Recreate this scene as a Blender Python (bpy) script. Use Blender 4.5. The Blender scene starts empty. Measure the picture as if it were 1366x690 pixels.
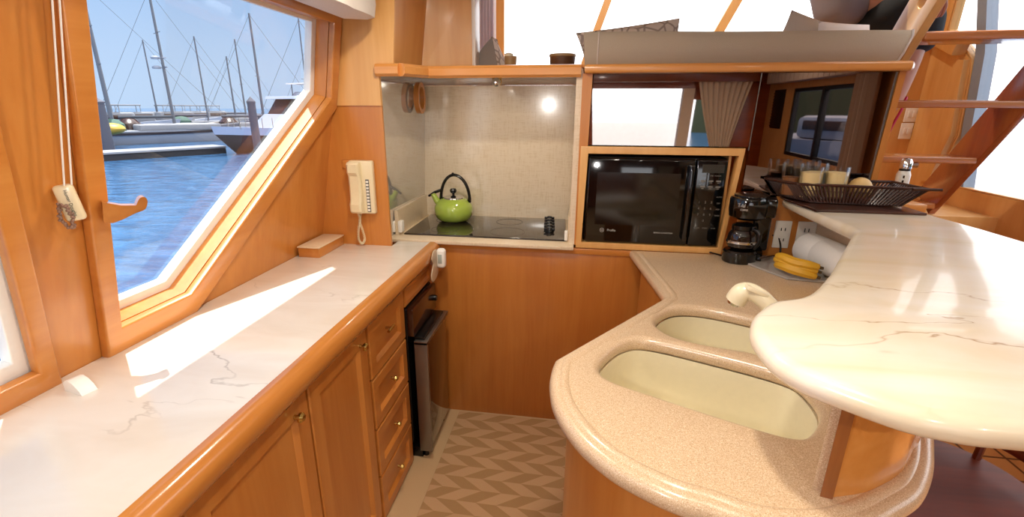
import bpy, bmesh, math, random
from mathutils import Vector, Matrix, Euler
random.seed(7)
C = bpy.context.scene.collection
R = math.radians
PI = math.pi
# ------------------------------------------------------------------ camera model (1366 x 690 frame)
F = 636.0; CX, CY = 670.0, 345.0; H = 1.50
_Y = Vector(((777-CX)/F, -(144-CY)/F, -1)).normalized()
_D = Vector(((665-CX)/F, -(2360-CY)/F, -1)).normalized()
_Z = -_D; _Z = (_Z - _Y*_Z.dot(_Y)).normalized()
_X = _Y.cross(_Z)
RM = Matrix((_X, _Y, _Z))            # world = RM @ cam
def ray(u, v): return RM @ Vector(((u-CX)/F, -(v-CY)/F, -1))
EYE = Vector((0, 0, H))
def Pz(u, v, z): d = ray(u, v); return EYE + d*((z-H)/d.z)
def Py(u, v, y): d = ray(u, v); return EYE + d*(y/d.y)
def Px(u, v, x): d = ray(u, v); return EYE + d*(x/d.x)
K = 0.2; WX0 = -1.145; WZ0 = 0.91     # the port side leans inboard going up
def wx(z): return WX0 + K*(z-WZ0)
def Pw(u, v, w=0):
    d = ray(u, v); n = Vector((1, 0, -K)); return EYE + d*((WX0-K*WZ0+w*math.sqrt(1+K*K)-n.dot(EYE))/n.dot(d))
# ------------------------------------------------------------------ mesh builder
class G:
    def __init__(s): s.bm = bmesh.new()
    def _tf(s, vs, M):
        if M is not None: bmesh.ops.transform(s.bm, matrix=M, verts=vs)
    def box(s, x0, x1, y0, y1, z0, z1, b=0, M=None, seg=2):
        r = bmesh.ops.create_cube(s.bm, size=1.0)
        vs = r['verts']
        bmesh.ops.transform(s.bm, matrix=Matrix.Translation(((x0+x1)/2, (y0+y1)/2, (z0+z1)/2)) @ Matrix.Diagonal((abs(x1-x0), abs(y1-y0), abs(z1-z0), 1)), verts=vs)
        if b > 0:
            es = list({e for v in vs for e in v.link_edges})
            rr = bmesh.ops.bevel(s.bm, geom=es, offset=b, segments=seg, affect='EDGES', profile=0.5)
            vs = list({v for f in rr['faces'] for v in f.verts} | {v for v in vs if v.is_valid})
        s._tf(vs, M); return s
    def rings(s, rings, cap=True, closed=True):
        vr = [[s.bm.verts.new(p) for p in r] for r in rings]
        n = len(vr[0])
        for a, b in zip(vr[:-1], vr[1:]):
            for i in range(n if closed else n-1):
                j = (i+1) % n
                try: s.bm.faces.new((a[i], a[j], b[j], b[i]))
                except ValueError: pass
        if cap and closed:
            for r in (vr[0], vr[-1]):
                try: s.bm.faces.new(r)
                except ValueError: pass
        return s
    def tube(s, pts, r, n=8, cap=True, ry=None):
        pts = [Vector(p) for p in pts]; rs = r if isinstance(r, (list, tuple)) else [r]*len(pts)
        t0 = (pts[1]-pts[0]).normalized()
        up = Vector((0, 0, 1)) if abs(t0.z) < 0.9 else Vector((1, 0, 0))
        nx = t0.cross(up).normalized(); out = []
        for i, p in enumerate(pts):
            a = pts[max(i-1, 0)]; b = pts[min(i+1, len(pts)-1)]
            t = (b-a).normalized()
            nx = (nx - t*nx.dot(t)).normalized(); ny = t.cross(nx)
            k = 1 if ry is None else ry
            out.append([p + nx*math.cos(2*PI*j/n)*rs[i] + ny*math.sin(2*PI*j/n)*rs[i]*k for j in range(n)])
        return s.rings(out, cap)
    def lathe(s, prof, c, n=32, M=None, cap=True):
        c = Vector(c); out = []
        for r, z in prof:
            ring = [Vector((r*math.cos(2*PI*j/n), r*math.sin(2*PI*j/n), z)) for j in range(n)]
            if M is not None: ring = [M @ p for p in ring]
            out.append([p + c for p in ring])
        return s.rings(out, cap)
    def ball(s, c, r, M=None, n=16):
        rr = bmesh.ops.create_uvsphere(s.bm, u_segments=n, v_segments=n//2+2, radius=1)
        sc = r if isinstance(r, (tuple, list)) else (r, r, r)
        MM = Matrix.Translation(c) @ (M if M is not None else Matrix.Identity(4)) @ Matrix.Diagonal((*sc, 1))
        bmesh.ops.transform(s.bm, matrix=MM, verts=rr['verts']); return s
    def prism(s, pts, vec, b=0):
        pts = [Vector(p) for p in pts]; vec = Vector(vec)
        n0 = len(s.bm.verts)
        s.rings([pts, [p+vec for p in pts]])
        return s
    def plate(s, outer, holes=(), thick=0.04, bev=0.0, M=None, res=3):
        """a flat solid of any outline with holes; M maps (u, v, w) to the world; w runs -thick/2..thick/2"""
        cu = bpy.data.curves.new('tmp', 'CURVE'); cu.dimensions = '2D'; cu.fill_mode = 'BOTH'
        cu.extrude = thick/2-bev; cu.bevel_depth = bev; cu.bevel_resolution = res; cu.offset = -bev
        for poly in (outer, *holes):
            sp = cu.splines.new('POLY'); sp.points.add(len(poly)-1)
            for q, p in zip(sp.points, poly): q.co = (p[0], p[1], 0, 1)
            sp.use_cyclic_u = True
        o = bpy.data.objects.new('tmp', cu); C.objects.link(o)
        dg = bpy.context.evaluated_depsgraph_get()
        me = bpy.data.meshes.new_from_object(o.evaluated_get(dg))
        if M is not None: me.transform(M)
        t = bmesh.new(); t.from_mesh(me)
        bmesh.ops.remove_doubles(t, verts=t.verts, dist=1e-5)
        t.to_mesh(me); t.free()
        s.bm.from_mesh(me)
        bpy.data.objects.remove(o); bpy.data.curves.remove(cu); bpy.data.meshes.remove(me)
        return s
    def text(s, body, size, M, depth=0.0004):
        cu = bpy.data.curves.new('tmp', 'FONT'); cu.body = body; cu.size = size; cu.extrude = depth; cu.align_x = 'CENTER'
        o = bpy.data.objects.new('tmp', cu); C.objects.link(o)
        me = bpy.data.meshes.new_from_object(o.evaluated_get(bpy.context.evaluated_depsgraph_get()))
        me.transform(M); s.bm.from_mesh(me)
        bpy.data.objects.remove(o); bpy.data.curves.remove(cu); bpy.data.meshes.remove(me)
        return s
    def build(s, name, mat, parent=None, ang=38, kind=None):
        bm = s.bm
        bmesh.ops.recalc_face_normals(bm, faces=bm.faces)
        me = bpy.data.meshes.new(name); bm.to_mesh(me); bm.free()
        for p in me.polygons: p.use_smooth = True
        me.set_sharp_from_angle(angle=R(ang))
        me.materials.append(mat)
        o = bpy.data.objects.new(name, me); C.objects.link(o)
        if parent is not None:
            me.transform(Matrix.Translation(-org(parent))); o.parent = parent
        if kind: o['kind'] = kind
        return o
def org(o):
    v = Vector(o.location)
    while o.parent: o = o.parent; v += o.location
    return v
def tag(o, label, cat, group=None, kind=None):
    o['label'] = label; o['category'] = cat
    if group: o['group'] = group
    if kind: o['kind'] = kind
    return o
def thing(name, label, cat, loc=(0, 0, 0), group=None):
    o = bpy.data.objects.new(name, None); C.objects.link(o); o.location = loc; o.empty_display_size = .05
    return tag(o, label, cat, group)
def dup(root, loc, label=None, rotz=None):
    r = root.copy(); C.objects.link(r); r.location = loc
    if rotz is not None: r.rotation_euler.z = rotz
    if label: r['label'] = label
    for ch in list(root.children):
        c = ch.copy(); C.objects.link(c); c.parent = r
        for g in list(ch.children):
            d = g.copy(); C.objects.link(d); d.parent = c
    return r
def chaikin(pts, it=2, closed=False):
    pts = [Vector(p) for p in pts]
    for _ in range(it):
        out = [] if closed else [pts[0]]
        n = len(pts)
        for i in range(n if closed else n-1):
            a, b = pts[i], pts[(i+1) % n]
            out += [a*.75+b*.25, a*.25+b*.75]
        if not closed: out.append(pts[-1])
        pts = out
    return pts
def spline(pts, n=8, closed=False):
    pts = [Vector(p) for p in pts]; m = len(pts); out = []
    for i in range(m if closed else m-1):
        p0 = pts[(i-1) % m] if closed or i > 0 else pts[0]
        p1 = pts[i]; p2 = pts[(i+1) % m]
        p3 = pts[(i+2) % m] if closed or i+2 < m else pts[-1]
        for k in range(n):
            t = k/n
            out.append(.5*((2*p1)+(p2-p0)*t+(2*p0-5*p1+4*p2-p3)*t*t+(3*p1-p0-3*p2+p3)*t**3))
    if not closed: out.append(pts[-1])
    return out
def offset2(poly, d):
    """inward offset of a closed CCW 2D polygon"""
    n = len(poly); out = []
    for i in range(n):
        a, b, c = Vector(poly[i-1][:2]), Vector(poly[i][:2]), Vector(poly[(i+1) % n][:2])
        t1 = (b-a); t2 = (c-b)
        if t1.length < 1e-6: t1 = t2
        if t2.length < 1e-6: t2 = t1
        t1.normalize(); t2.normalize()
        n1 = Vector((-t1.y, t1.x)); n2 = Vector((-t2.y, t2.x)); m = (n1+n2)
        if m.length < 1e-4: m = n1
        m.normalize(); k = max(.5, m.dot(n1))
        out.append(b + m*d/k)
    return out
# ------------------------------------------------------------------ materials
def lin(h):
    h = h.lstrip('#'); v = [int(h[i:i+2], 16)/255 for i in (0, 2, 4)]
    return tuple(x/12.92 if x <= .04045 else ((x+.055)/1.055)**2.4 for x in v)+(1,)
def mat(name):
    m = bpy.data.materials.new(name); m.use_nodes = True
    nt = m.node_tree; b = nt.nodes['Principled BSDF']; return m, nt, b
def setp(b, **k):
    for a, v in k.items(): b.inputs[a.replace('_', ' ')].default_value = v
def plain(name, col, rough=.5, metal=0, coat=0, bump=0, bscale=60, ior=1.5, sheen=0):
    m, nt, b = mat(name); c = lin(col) if isinstance(col, str) else col
    n = nt.nodes.new('ShaderNodeTexNoise'); n.inputs['Scale'].default_value = bscale; n.inputs['Detail'].default_value = 3
    tc = nt.nodes.new('ShaderNodeTexCoord'); nt.links.new(tc.outputs['Object'], n.inputs['Vector'])
    mx = nt.nodes.new('ShaderNodeMix'); mx.data_type = 'RGBA'
    mx.inputs['A'].default_value = c; mx.inputs['B'].default_value = tuple(x*.92 for x in c[:3])+(1,)
    nt.links.new(n.outputs['Fac'], mx.inputs['Factor']); nt.links.new(mx.outputs['Result'], b.inputs['Base Color'])
    setp(b, Roughness=rough, Metallic=metal, Coat_Weight=coat, Coat_Roughness=.08, IOR=ior, Sheen_Weight=sheen)
    if bump:
        bp = nt.nodes.new('ShaderNodeBump'); bp.inputs['Strength'].default_value = bump; bp.inputs['Distance'].default_value = .002
        nt.links.new(n.outputs['Fac'], bp.inputs['Height']); nt.links.new(bp.outputs['Normal'], b.inputs['Normal'])
    return m
def wood(name, c1, c2, axis='z', rough=.32, coat=.35, fine=1.0):
    m, nt, b = mat(name)
    tc = nt.nodes.new('ShaderNodeTexCoord'); mp = nt.nodes.new('ShaderNodeMapping')
    s = {'x': (1.2, 16, 16), 'y': (16, 1.2, 16), 'z': (16, 16, 1.2)}[axis]
    mp.inputs['Scale'].default_value = tuple(v*fine for v in s)
    nt.links.new(tc.outputs['Object'], mp.inputs['Vector'])
    n = nt.nodes.new('ShaderNodeTexNoise'); n.inputs['Scale'].default_value = 1.0; n.inputs['Detail'].default_value = 5; n.inputs['Distortion'].default_value = .6
    nt.links.new(mp.outputs['Vector'], n.inputs['Vector'])
    n2 = nt.nodes.new('ShaderNodeTexNoise'); n2.inputs['Scale'].default_value = 5.0; n2.inputs['Detail'].default_value = 4
    nt.links.new(mp.outputs['Vector'], n2.inputs['Vector'])
    ad = nt.nodes.new('ShaderNodeMath'); ad.operation = 'MULTIPLY_ADD'; ad.inputs[1].default_value = .35
    nt.links.new(n2.outputs['Fac'], ad.inputs[0]); nt.links.new(n.outputs['Fac'], ad.inputs[2])
    cr = nt.nodes.new('ShaderNodeValToRGB'); cr.color_ramp.elements[0].position = .42; cr.color_ramp.elements[1].position = .9
    cr.color_ramp.elements[0].color = lin(c1); cr.color_ramp.elements[1].color = lin(c2)
    nt.links.new(ad.outputs[0], cr.inputs['Fac']); nt.links.new(cr.outputs['Color'], b.inputs['Base Color'])
    setp(b, Roughness=rough, Coat_Weight=coat, Coat_Roughness=.12)
    return m
W1, W2 = 'C8853F', 'B8702D'
woodz = wood('cherry_upright', W1, W2, 'z'); woody = wood('cherry_fore_aft', W1, W2, 'y'); woodx = wood('cherry_athwart', W1, W2, 'x')
woodl = wood('lit_cherry', 'E0AE6C', 'D49C58', 'z', .4, .2)  # same cherry, its colour lightened to stand for strong light on it
woodlx = wood('lit_cherry_athwart', 'DA9A54', 'CC8640', 'x', .3, .5)  # athwart grain, with the stronger light put into its colour too
woodm = wood('mid_cherry', 'D49A56', 'C88A46', 'z', .35, .3)
woodd = wood('dark_mahogany', '7A3010', '581C08', 'x', .5, .0)
nose_m = wood('cherry_nosing', 'C6823E', 'B06C2C', 'y', .22, .7)
def marble(name, base, vein, warm, rough=.12, vw=.004):
    m, nt, b = mat(name)
    tc = nt.nodes.new('ShaderNodeTexCoord'); mp = nt.nodes.new('ShaderNodeMapping'); mp.inputs['Rotation'].default_value = (0, 0, R(35)); mp.inputs['Scale'].default_value = (1, 2.6, 1)
    nt.links.new(tc.outputs['Object'], mp.inputs['Vector'])
    n = nt.nodes.new('ShaderNodeTexNoise'); n.inputs['Scale'].default_value = 2.4; n.inputs['Detail'].default_value = 6; n.inputs['Distortion'].default_value = 1.0
    nt.links.new(mp.outputs['Vector'], n.inputs['Vector'])
    cr = nt.nodes.new('ShaderNodeValToRGB'); cr.color_ramp.elements[0].position = .35; cr.color_ramp.elements[1].position = .68
    cr.color_ramp.elements[0].color = lin(base); cr.color_ramp.elements[1].color = lin(warm)
    nt.links.new(n.outputs['Fac'], cr.inputs['Fac'])
    n2 = nt.nodes.new('ShaderNodeTexNoise'); n2.inputs['Scale'].default_value = 1.5; n2.inputs['Detail'].default_value = 5; n2.inputs['Distortion'].default_value = .7
    nt.links.new(mp.outputs['Vector'], n2.inputs['Vector'])
    sb = nt.nodes.new('ShaderNodeMath'); sb.operation = 'SUBTRACT'; sb.inputs[1].default_value = .5; nt.links.new(n2.outputs['Fac'], sb.inputs[0])
    ab = nt.nodes.new('ShaderNodeMath'); ab.operation = 'ABSOLUTE'; nt.links.new(sb.outputs[0], ab.inputs[0])
    c2 = nt.nodes.new('ShaderNodeValToRGB'); c2.color_ramp.elements[0].position = 0.0; c2.color_ramp.elements[1].position = vw
    c2.color_ramp.elements[0].color = (1, 1, 1, 1); c2.color_ramp.elements[1].color = (0, 0, 0, 1)
    nt.links.new(ab.outputs[0], c2.inputs['Fac'])
    n3 = nt.nodes.new('ShaderNodeTexNoise'); n3.inputs['Scale'].default_value = 3.0; nt.links.new(tc.outputs['Object'], n3.inputs['Vector'])
    c3 = nt.nodes.new('ShaderNodeValToRGB'); c3.color_ramp.elements[0].position = .5; c3.color_ramp.elements[1].position = .68; nt.links.new(n3.outputs['Fac'], c3.inputs['Fac'])
    mu = nt.nodes.new('ShaderNodeMath'); mu.operation = 'MULTIPLY'; nt.links.new(c2.outputs['Color'], mu.inputs[0]); nt.links.new(c3.outputs['Color'], mu.inputs[1])
    mx = nt.nodes.new('ShaderNodeMix'); mx.data_type = 'RGBA'; mx.inputs['B'].default_value = lin(vein)
    nt.links.new(mu.outputs[0], mx.inputs['Factor']); nt.links.new(cr.outputs['Color'], mx.inputs['A']); nt.links.new(mx.outputs['Result'], b.inputs['Base Color'])
    setp(b, Roughness=rough, Coat_Weight=.3, Coat_Roughness=.05)
    return m
marb = marble('cream_marble', 'E0D9CE', 'A3978A', 'D4C8B8', .2, .008)
marb2 = marble('cream_marble_polished', 'F0E6D6', 'B89A74', 'E6D6B6', .22, .005)
def speckle(name, base, a, b_, rough=.28):
    m, nt, b = mat(name); tc = nt.nodes.new('ShaderNodeTexCoord')
    n = nt.nodes.new('ShaderNodeTexNoise'); n.inputs['Scale'].default_value = 560; n.inputs['Detail'].default_value = 2; n.inputs['Roughness'].default_value = .7
    nt.links.new(tc.outputs['Object'], n.inputs['Vector'])
    cr = nt.nodes.new('ShaderNodeValToRGB'); e = cr.color_ramp.elements; e[0].position = .36; e[0].color = lin(a); e[1].position = .46; e[1].color = lin(base)
    x = e.new(.58); x.color = lin(base); y = e.new(.66); y.color = lin(b_)
    nt.links.new(n.outputs['Fac'], cr.inputs['Fac']); nt.links.new(cr.outputs['Color'], b.inputs['Base Color'])
    setp(b, Roughness=rough, Coat_Weight=.25, Coat_Roughness=.1); return m
corian = speckle('speckled_solid_surface', 'D4B896', 'B4916C', 'F0E0C8')
sinkm = plain('cream_sink', 'E9DFBE', .3, coat=.3)
def fabriclam(name, c1, c2, rough=.22, coat=.6):
    m, nt, b = mat(name); tc = nt.nodes.new('ShaderNodeTexCoord')
    w = []
    for sc in ((40, 400, 400), (400, 400, 30)):
        mp = nt.nodes.new('ShaderNodeMapping'); mp.inputs['Scale'].default_value = sc; nt.links.new(tc.outputs['Object'], mp.inputs['Vector'])
        n = nt.nodes.new('ShaderNodeTexNoise'); n.inputs['Scale'].default_value = .6; nt.links.new(mp.outputs['Vector'], n.inputs['Vector']); w.append(n)
    ad = nt.nodes.new('ShaderNodeMath'); ad.operation = 'ADD'; nt.links.new(w[0].outputs['Fac'], ad.inputs[0]); nt.links.new(w[1].outputs['Fac'], ad.inputs[1])
    cr = nt.nodes.new('ShaderNodeValToRGB'); cr.color_ramp.elements[0].position = .8; cr.color_ramp.elements[1].position = 1.2-.0001 if False else 1.0
    cr.color_ramp.elements[0].color = lin(c1); cr.color_ramp.elements[1].color = lin(c2)
    nt.links.new(ad.outputs[0], cr.inputs['Fac']); nt.links.new(cr.outputs['Color'], b.inputs['Base Color'])
    setp(b, Roughness=rough, Coat_Weight=coat, Coat_Roughness=.1); return m
splash = fabriclam('linen_laminate', 'D8C5A6', 'E2D2B8', .18, .7)
splash_g = plain('brushed_grey_panel', 'E0DCD6', .05, metal=.7)
lam = fabriclam('beige_laminate', 'D2BC9A', 'DCC8AA', .35, .3)
def rugmat():
    m, nt, b = mat('woven_chevron_rug'); N = nt.nodes; L = nt.links
    tc = N.new('ShaderNodeTexCoord'); sp = N.new('ShaderNodeSeparateXYZ'); L.new(tc.outputs['Object'], sp.inputs[0])
    def M_(op, a, b_=None):
        n = N.new('ShaderNodeMath'); n.operation = op
        for i, q in enumerate((a, b_)):
            if q is None: continue
            if isinstance(q, (int, float)): n.inputs[i].default_value = q
            else: L.new(q, n.inputs[i])
        return n.outputs[0]
    v = M_('DIVIDE', sp.outputs['Y'], .064); j = M_('FLOOR', v); f = M_('SUBTRACT', v, j)
    par = M_('FLOORED_MODULO', j, 2.0)
    s = M_('ABSOLUTE', M_('SUBTRACT', f, par))
    u = M_('ADD', M_('DIVIDE', sp.outputs['X'], .082), M_('ADD', M_('MULTIPLY', s, 1.15), M_('MULTIPLY', j, 1.0)))
    p = M_('FLOORED_MODULO', M_('FLOOR', u), 2.0)
    n = N.new('ShaderNodeTexNoise'); n.inputs['Scale'].default_value = 500; L.new(tc.outputs['Object'], n.inputs['Vector'])
    mx = N.new('ShaderNodeMix'); mx.data_type = 'RGBA'; mx.inputs['A'].default_value = lin('C9A277'); mx.inputs['B'].default_value = lin('B08A5C'); L.new(p, mx.inputs['Factor'])
    m2 = N.new('ShaderNodeMix'); m2.data_type = 'RGBA'; m2.blend_type = 'MULTIPLY'; m2.inputs['Factor'].default_value = .35
    L.new(mx.outputs['Result'], m2.inputs['A']); L.new(n.outputs['Color'], m2.inputs['B']); L.new(m2.outputs['Result'], b.inputs['Base Color'])
    setp(b, Roughness=.95); return m
def thin_glass(name, tint=(1, 1, 1, 1), refl=1.0):
    m, nt, b = mat(name); nt.nodes.remove(b); out = nt.nodes['Material Output']
    t = nt.nodes.new('ShaderNodeBsdfTransparent'); t.inputs['Color'].default_value = tint
    g = nt.nodes.new('ShaderNodeBsdfGlossy'); g.inputs['Roughness'].default_value = 0.0
    fr = nt.nodes.new('ShaderNodeFresnel'); fr.inputs['IOR'].default_value = 1.35
    mu = nt.nodes.new('ShaderNodeMath'); mu.operation = 'MULTIPLY'; mu.inputs[1].default_value = refl; nt.links.new(fr.outputs[0], mu.inputs[0])
    mx = nt.nodes.new('ShaderNodeMixShader'); nt.links.new(mu.outputs[0], mx.inputs['Fac']); nt.links.new(t.outputs[0], mx.inputs[1]); nt.links.new(g.outputs[0], mx.inputs[2])
    nt.links.new(mx.outputs[0], out.inputs['Surface']); return m
glass = thin_glass('window_pane_glass', (.98, .985, .99, 1), .12)
clearg = thin_glass('tumbler_glass', (.98, .98, .97, 1), .45)
mirror = plain('tinted_mirror', (.55, .50, .47, 1), .015, metal=1.0)
mirrord = plain('smoked_mirror', (.26, .20, .18, 1), .015, metal=1.0)
blackg = plain('black_gloss', '0A0908', .06, coat=.4)
blackp = plain('black_plastic', '0C0B0B', .25)
darkg = plain('smoked_cooktop_glass', '2A221C', .06, coat=.5)
bronze = plain('bronze_glass', '2A120A', .05, coat=.6)
chrome = plain('chrome', 'D8D8D8', .08, metal=1)
brass = plain('brass', 'D2B46A', .22, metal=1)
steel = plain('steel_trim', '8A8580', .3, metal=.9)
white = plain('white_enamel', 'ECEAE4', .35)
whitepl = plain('white_plastic', 'EFEBE2', .4)
ivory = plain('ivory_plastic', 'E2D2AC', .35, coat=.2)
keym = plain('grey_key', '55504A', .5)
cream = plain('cream_plastic', 'EDE2C2', .3, coat=.3)
kgreen = plain('green_enamel', 'A6BE4C', .14, coat=.8)
paper = plain('paper_towel', 'E9E6E2', .9, bump=.3, bscale=200)
slate = marble('pale_grey_stone', 'AFA9A2', '77706A', '9B948D', .35)
ban = plain('banana_peel', 'D9A62A', .5, bscale=25)
bant = plain('banana_stem', '4A3A1A', .7)
wicker = wood('dark_wicker', '45200F', '2A1008', 'x', .35, .3)
matw = wood('dark_wood_mat', '4A2414', '2E140C', 'x', .3, .4, 2)
wax = plain('cream_wax', 'F0D49A', .6)
amber = plain('amber_wax', '8A5428', .5)
fabric = plain('taupe_upholstery', 'B4A692', .9, bump=.5, bscale=350)
fabl = plain('pale_cushion_cloth', 'CCC2B8', .95, bump=.5, bscale=300)
def pattern():
    m, nt, b = mat('leaf_print_cloth'); tc = nt.nodes.new('ShaderNodeTexCoord')
    v = nt.nodes.new('ShaderNodeTexVoronoi'); v.feature = 'DISTANCE_TO_EDGE'; v.inputs['Scale'].default_value = 20; nt.links.new(tc.outputs['Object'], v.inputs['Vector'])
    cr = nt.nodes.new('ShaderNodeValToRGB'); cr.color_ramp.elements[0].position = .05; cr.color_ramp.elements[1].position = .11
    cr.color_ramp.elements[0].color = lin('A3968C'); cr.color_ramp.elements[1].color = lin('DCD2C8'); nt.links.new(v.outputs['Distance'], cr.inputs['Fac'])
    nt.links.new(cr.outputs['Color'], b.inputs['Base Color']); setp(b, Roughness=.95); return m
leafp = pattern()
sheer = plain('cream_curtain_cloth', 'CDB9A2', .9, bump=.3, bscale=200)
def cloth(name, col, tr=.6):
    m, nt, b = mat(name); setp(b, Base_Color=lin(col), Roughness=.9)
    t = nt.nodes.new('ShaderNodeBsdfTranslucent'); t.inputs['Color'].default_value = lin(col); mx = nt.nodes.new('ShaderNodeMixShader'); mx.inputs['Fac'].default_value = tr
    nt.links.new(b.outputs[0], mx.inputs[1]); nt.links.new(t.outputs[0], mx.inputs[2]); nt.links.new(mx.outputs[0], nt.nodes['Material Output'].inputs['Surface']); return m
lav = cloth('pale_lilac_curtain', 'E9E2E6', .5)
bamboo = plain('horn_cup', 'A88A5E', .4)
bowlm = wood('walnut_bowl', '6A4A30', '553823', 'x', .5, .1, 4)
floorm = plain('beige_sole', 'C0A076', .5, bscale=4)
headl = plain('pale_headliner', 'DCD6CC', .8)
carpet = plain('beige_carpet', 'A88C6C', .95, bump=.4, bscale=300)
alu = plain('blue_grey_aluminium', '9AA6B4', .4, metal=.2)
skin = plain('skin', 'C68A6C', .5, bscale=12)
blackc = plain('black_cloth', '17181A', .9, bump=.4, bscale=200)
greyc = plain('grey_cloth', '827A7C', .9, bump=.4, bscale=200)
pinkm = plain('pink_cord_cloth', 'C21C4A', .6)
hairm = plain('brown_hair', '3A2518', .7)
tilem = None
def emis(name, col, st):
    m, nt, b = mat(name); setp(b, Emission_Color=lin(col), Emission_Strength=st, Base_Color=lin(col)); return m
lampm = emis('fill_lens_glow', 'FFF2DC', 12)  # glow for the lenses of the added ceiling fill lights
# ================================================================== ROOM
CH = 2.05
def struct(g, name, m, parent=None, ang=38): return g.build(name, m, parent, ang, kind=None if parent else 'structure')
struct(G().box(-1.3, 2.3, -2.7, 4.3, -.10, 0), 'floor', floorm)
# forward cabin sole, raised
struct(G().box(-.9, 2.2, 2.85, 4.0, .0, .95), 'floor', woodl)
# ceiling (with the flybridge hatch over the ladder)
def PL(z): return Matrix.Translation((0, 0, z))
g = G(); g.plate([(-1.08, -2.6), (2.35, -2.6), (2.35, 2.78), (-1.08, 2.78)], [[(1.16, 1.55), (2.0, 1.55), (2.0, 2.45), (1.16, 2.45)]], .10, 0, PL(CH+.05)); struct(g, 'ceiling', headl)
g = G(); g.box(-.9, 2.3, 2.70, 2.78, CH+.1, 2.80); g.box(-.9, 2.3, 2.70, 4.15, 2.80, 2.9); struct(g, 'ceiling', headl)
# port wall, leaning; a plate in (y, slope length) coordinates
SL = math.sqrt(1+K*K)
MW = Matrix(((0, K/SL, 1/SL, WX0-K*WZ0), (1, 0, 0, 0), (0, 1/SL, -K/SL, 0), (0, 0, 0, 1)))   # (u=y, v=slope, w=inboard)
def WO(w): return MW @ Matrix.Translation((0, 0, w))
def yz(pts): return [(p[0], p[1]*SL) for p in pts]
winG = [(.928, 1.005), (1.135, 1.005), (1.852, 1.552), (1.835, 1.795), (.895, 1.795)]        # clear opening of window 1
winW = [(.920, .980), (1.145, .980), (1.880, 1.540), (1.862, 1.808), (.893, 1.808)]         # inner edge of its wood frame
winO = [(.880, .912), (1.165, .912), (1.935, 1.500), (1.915, 1.87), (.835, 1.87)]
a2 = Pw(13, 486, -.010); b2 = Pw(-8, 404, -.010); a3 = Pw(50, 496, .02); b3 = Pw(9, 340, .02); a4 = Pw(84, 503, .026); b4 = Pw(21, 240, .026)
def leanto(p, q, z): t = (z-p.z)/(q.z-p.z); return p.y+(q.y-p.y)*t
w2G = [(-.55, a2.z), (a2.y, a2.z), (leanto(a2, b2, 1.79), 1.79), (-.55, 1.79)]
w2W = [(-.57, a3.z), (a3.y, a3.z), (leanto(a3, b3, 1.80), 1.80), (-.57, 1.80)]
w2O = [(-.63, .912), (a4.y, .912), (leanto(a4, b4, 1.87), 1.87), (-.63, 1.87)]
g = G(); g.plate(yz([(-2.6, -.1), (2.75, -.1), (2.75, 2.15), (-2.6, 2.15)]), [yz(winW), yz([(w2W[0][0], w2W[0][1]-.02), (w2W[1][0]+.03, w2W[1][1]-.02), (w2W[2][0]+.03, w2W[2][1]), w2W[3]])], .05, 0, WO(-.025)); struct(g, 'wall_port', woodz)
def window(n, Gp, Wp, Op, sw):
    root = bpy.data.objects.new('window_%d' % n, None); C.objects.link(root); root['kind'] = 'structure'
    G().plate(yz(Op), [yz(Wp)], .026, .006, WO(.013)).build('window_frame', woody, root)
    # reveal boards between wood frame and the white metal sash
    big = [(p[0]+(p[0]-q[0])*0, p[1]) for p, q in zip(Wp, Gp)]
    G().plate(yz(Op), [yz(Gp)], .03, .003, WO(sw)).build('sash', white, root)
    G().plate(yz([(p[0], p[1]) for p in Wp]), [], .004, 0, WO(sw-.004)).build('pane', glass, root)
    return root
window(1, winG, winW, winO, -.066); window(2, w2G, w2W, w2O, -.018)
# forward face: the wall with the telephone
yF = 1.945
xr = -.812; zt = Py(480, 141, yF).z; g = G()
g.prism([(wx(-.0), yF, 0), (xr, yF, 0), (xr, yF, zt), (wx(1.54)-.01, yF, zt)], (0, .012, 0))
struct(g, 'wall_forward', woodz)
g = G(); q0 = Py(524, 78, yF-.006); q1 = Py(531, 0, yF-.006); zt = Py(480, 141, yF).z
g.prism([(wx(zt)-.02, yF-.006, zt), (xr, yF-.006, zt), (xr, yF-.006, 1.655), (q0.x, yF-.006, 1.655), (q1.x+.0, yF-.006, CH), (wx(CH)-.02, yF-.006, CH)], (0, .018, 0))
struct(g, 'wall_forward', woodl)
# pilasters at the left of the pass-through
r0 = Py(545, 95, 2.30); r1 = Py(573, 0, 2.30); r2 = Py(562, 92, 2.30); s1 = Py(632, 0, 2.36); s2 = Py(632, 90, 2.36)
g = G(); g.rings([[(q0.x, yF, 1.66), (q1.x, yF, CH)], [(r2.x, 2.30, 1.66), (r1.x, 2.30, CH)]], False, False)
g.rings([[(q0.x-.03, yF, 1.66), (q1.x-.03, yF, CH)], [(r2.x-.03, 2.30, 1.66), (r1.x-.03, 2.30, CH)]], False, False)
struct(g, 'wall_forward', woodm)
g = G(); g.prism([(r2.x, 2.30, 1.655), (s2.x, 2.36, 1.655), (s1.x, 2.36, CH), (r1.x, 2.30, CH)], (0, .08, 0)); struct(g, 'wall_forward', woodl)
g = G(); g.box(s2.x-.004, s2.x+.012, 2.345, 2.45, 1.66, CH+.02, .002); struct(g, 'trim_1', white)
# forward cabin port side, behind the pilaster
struct(G().box(-.95, -.90, 2.45, 4.1, 1.0, 2.8), 'wall_port', woodl)
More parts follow.
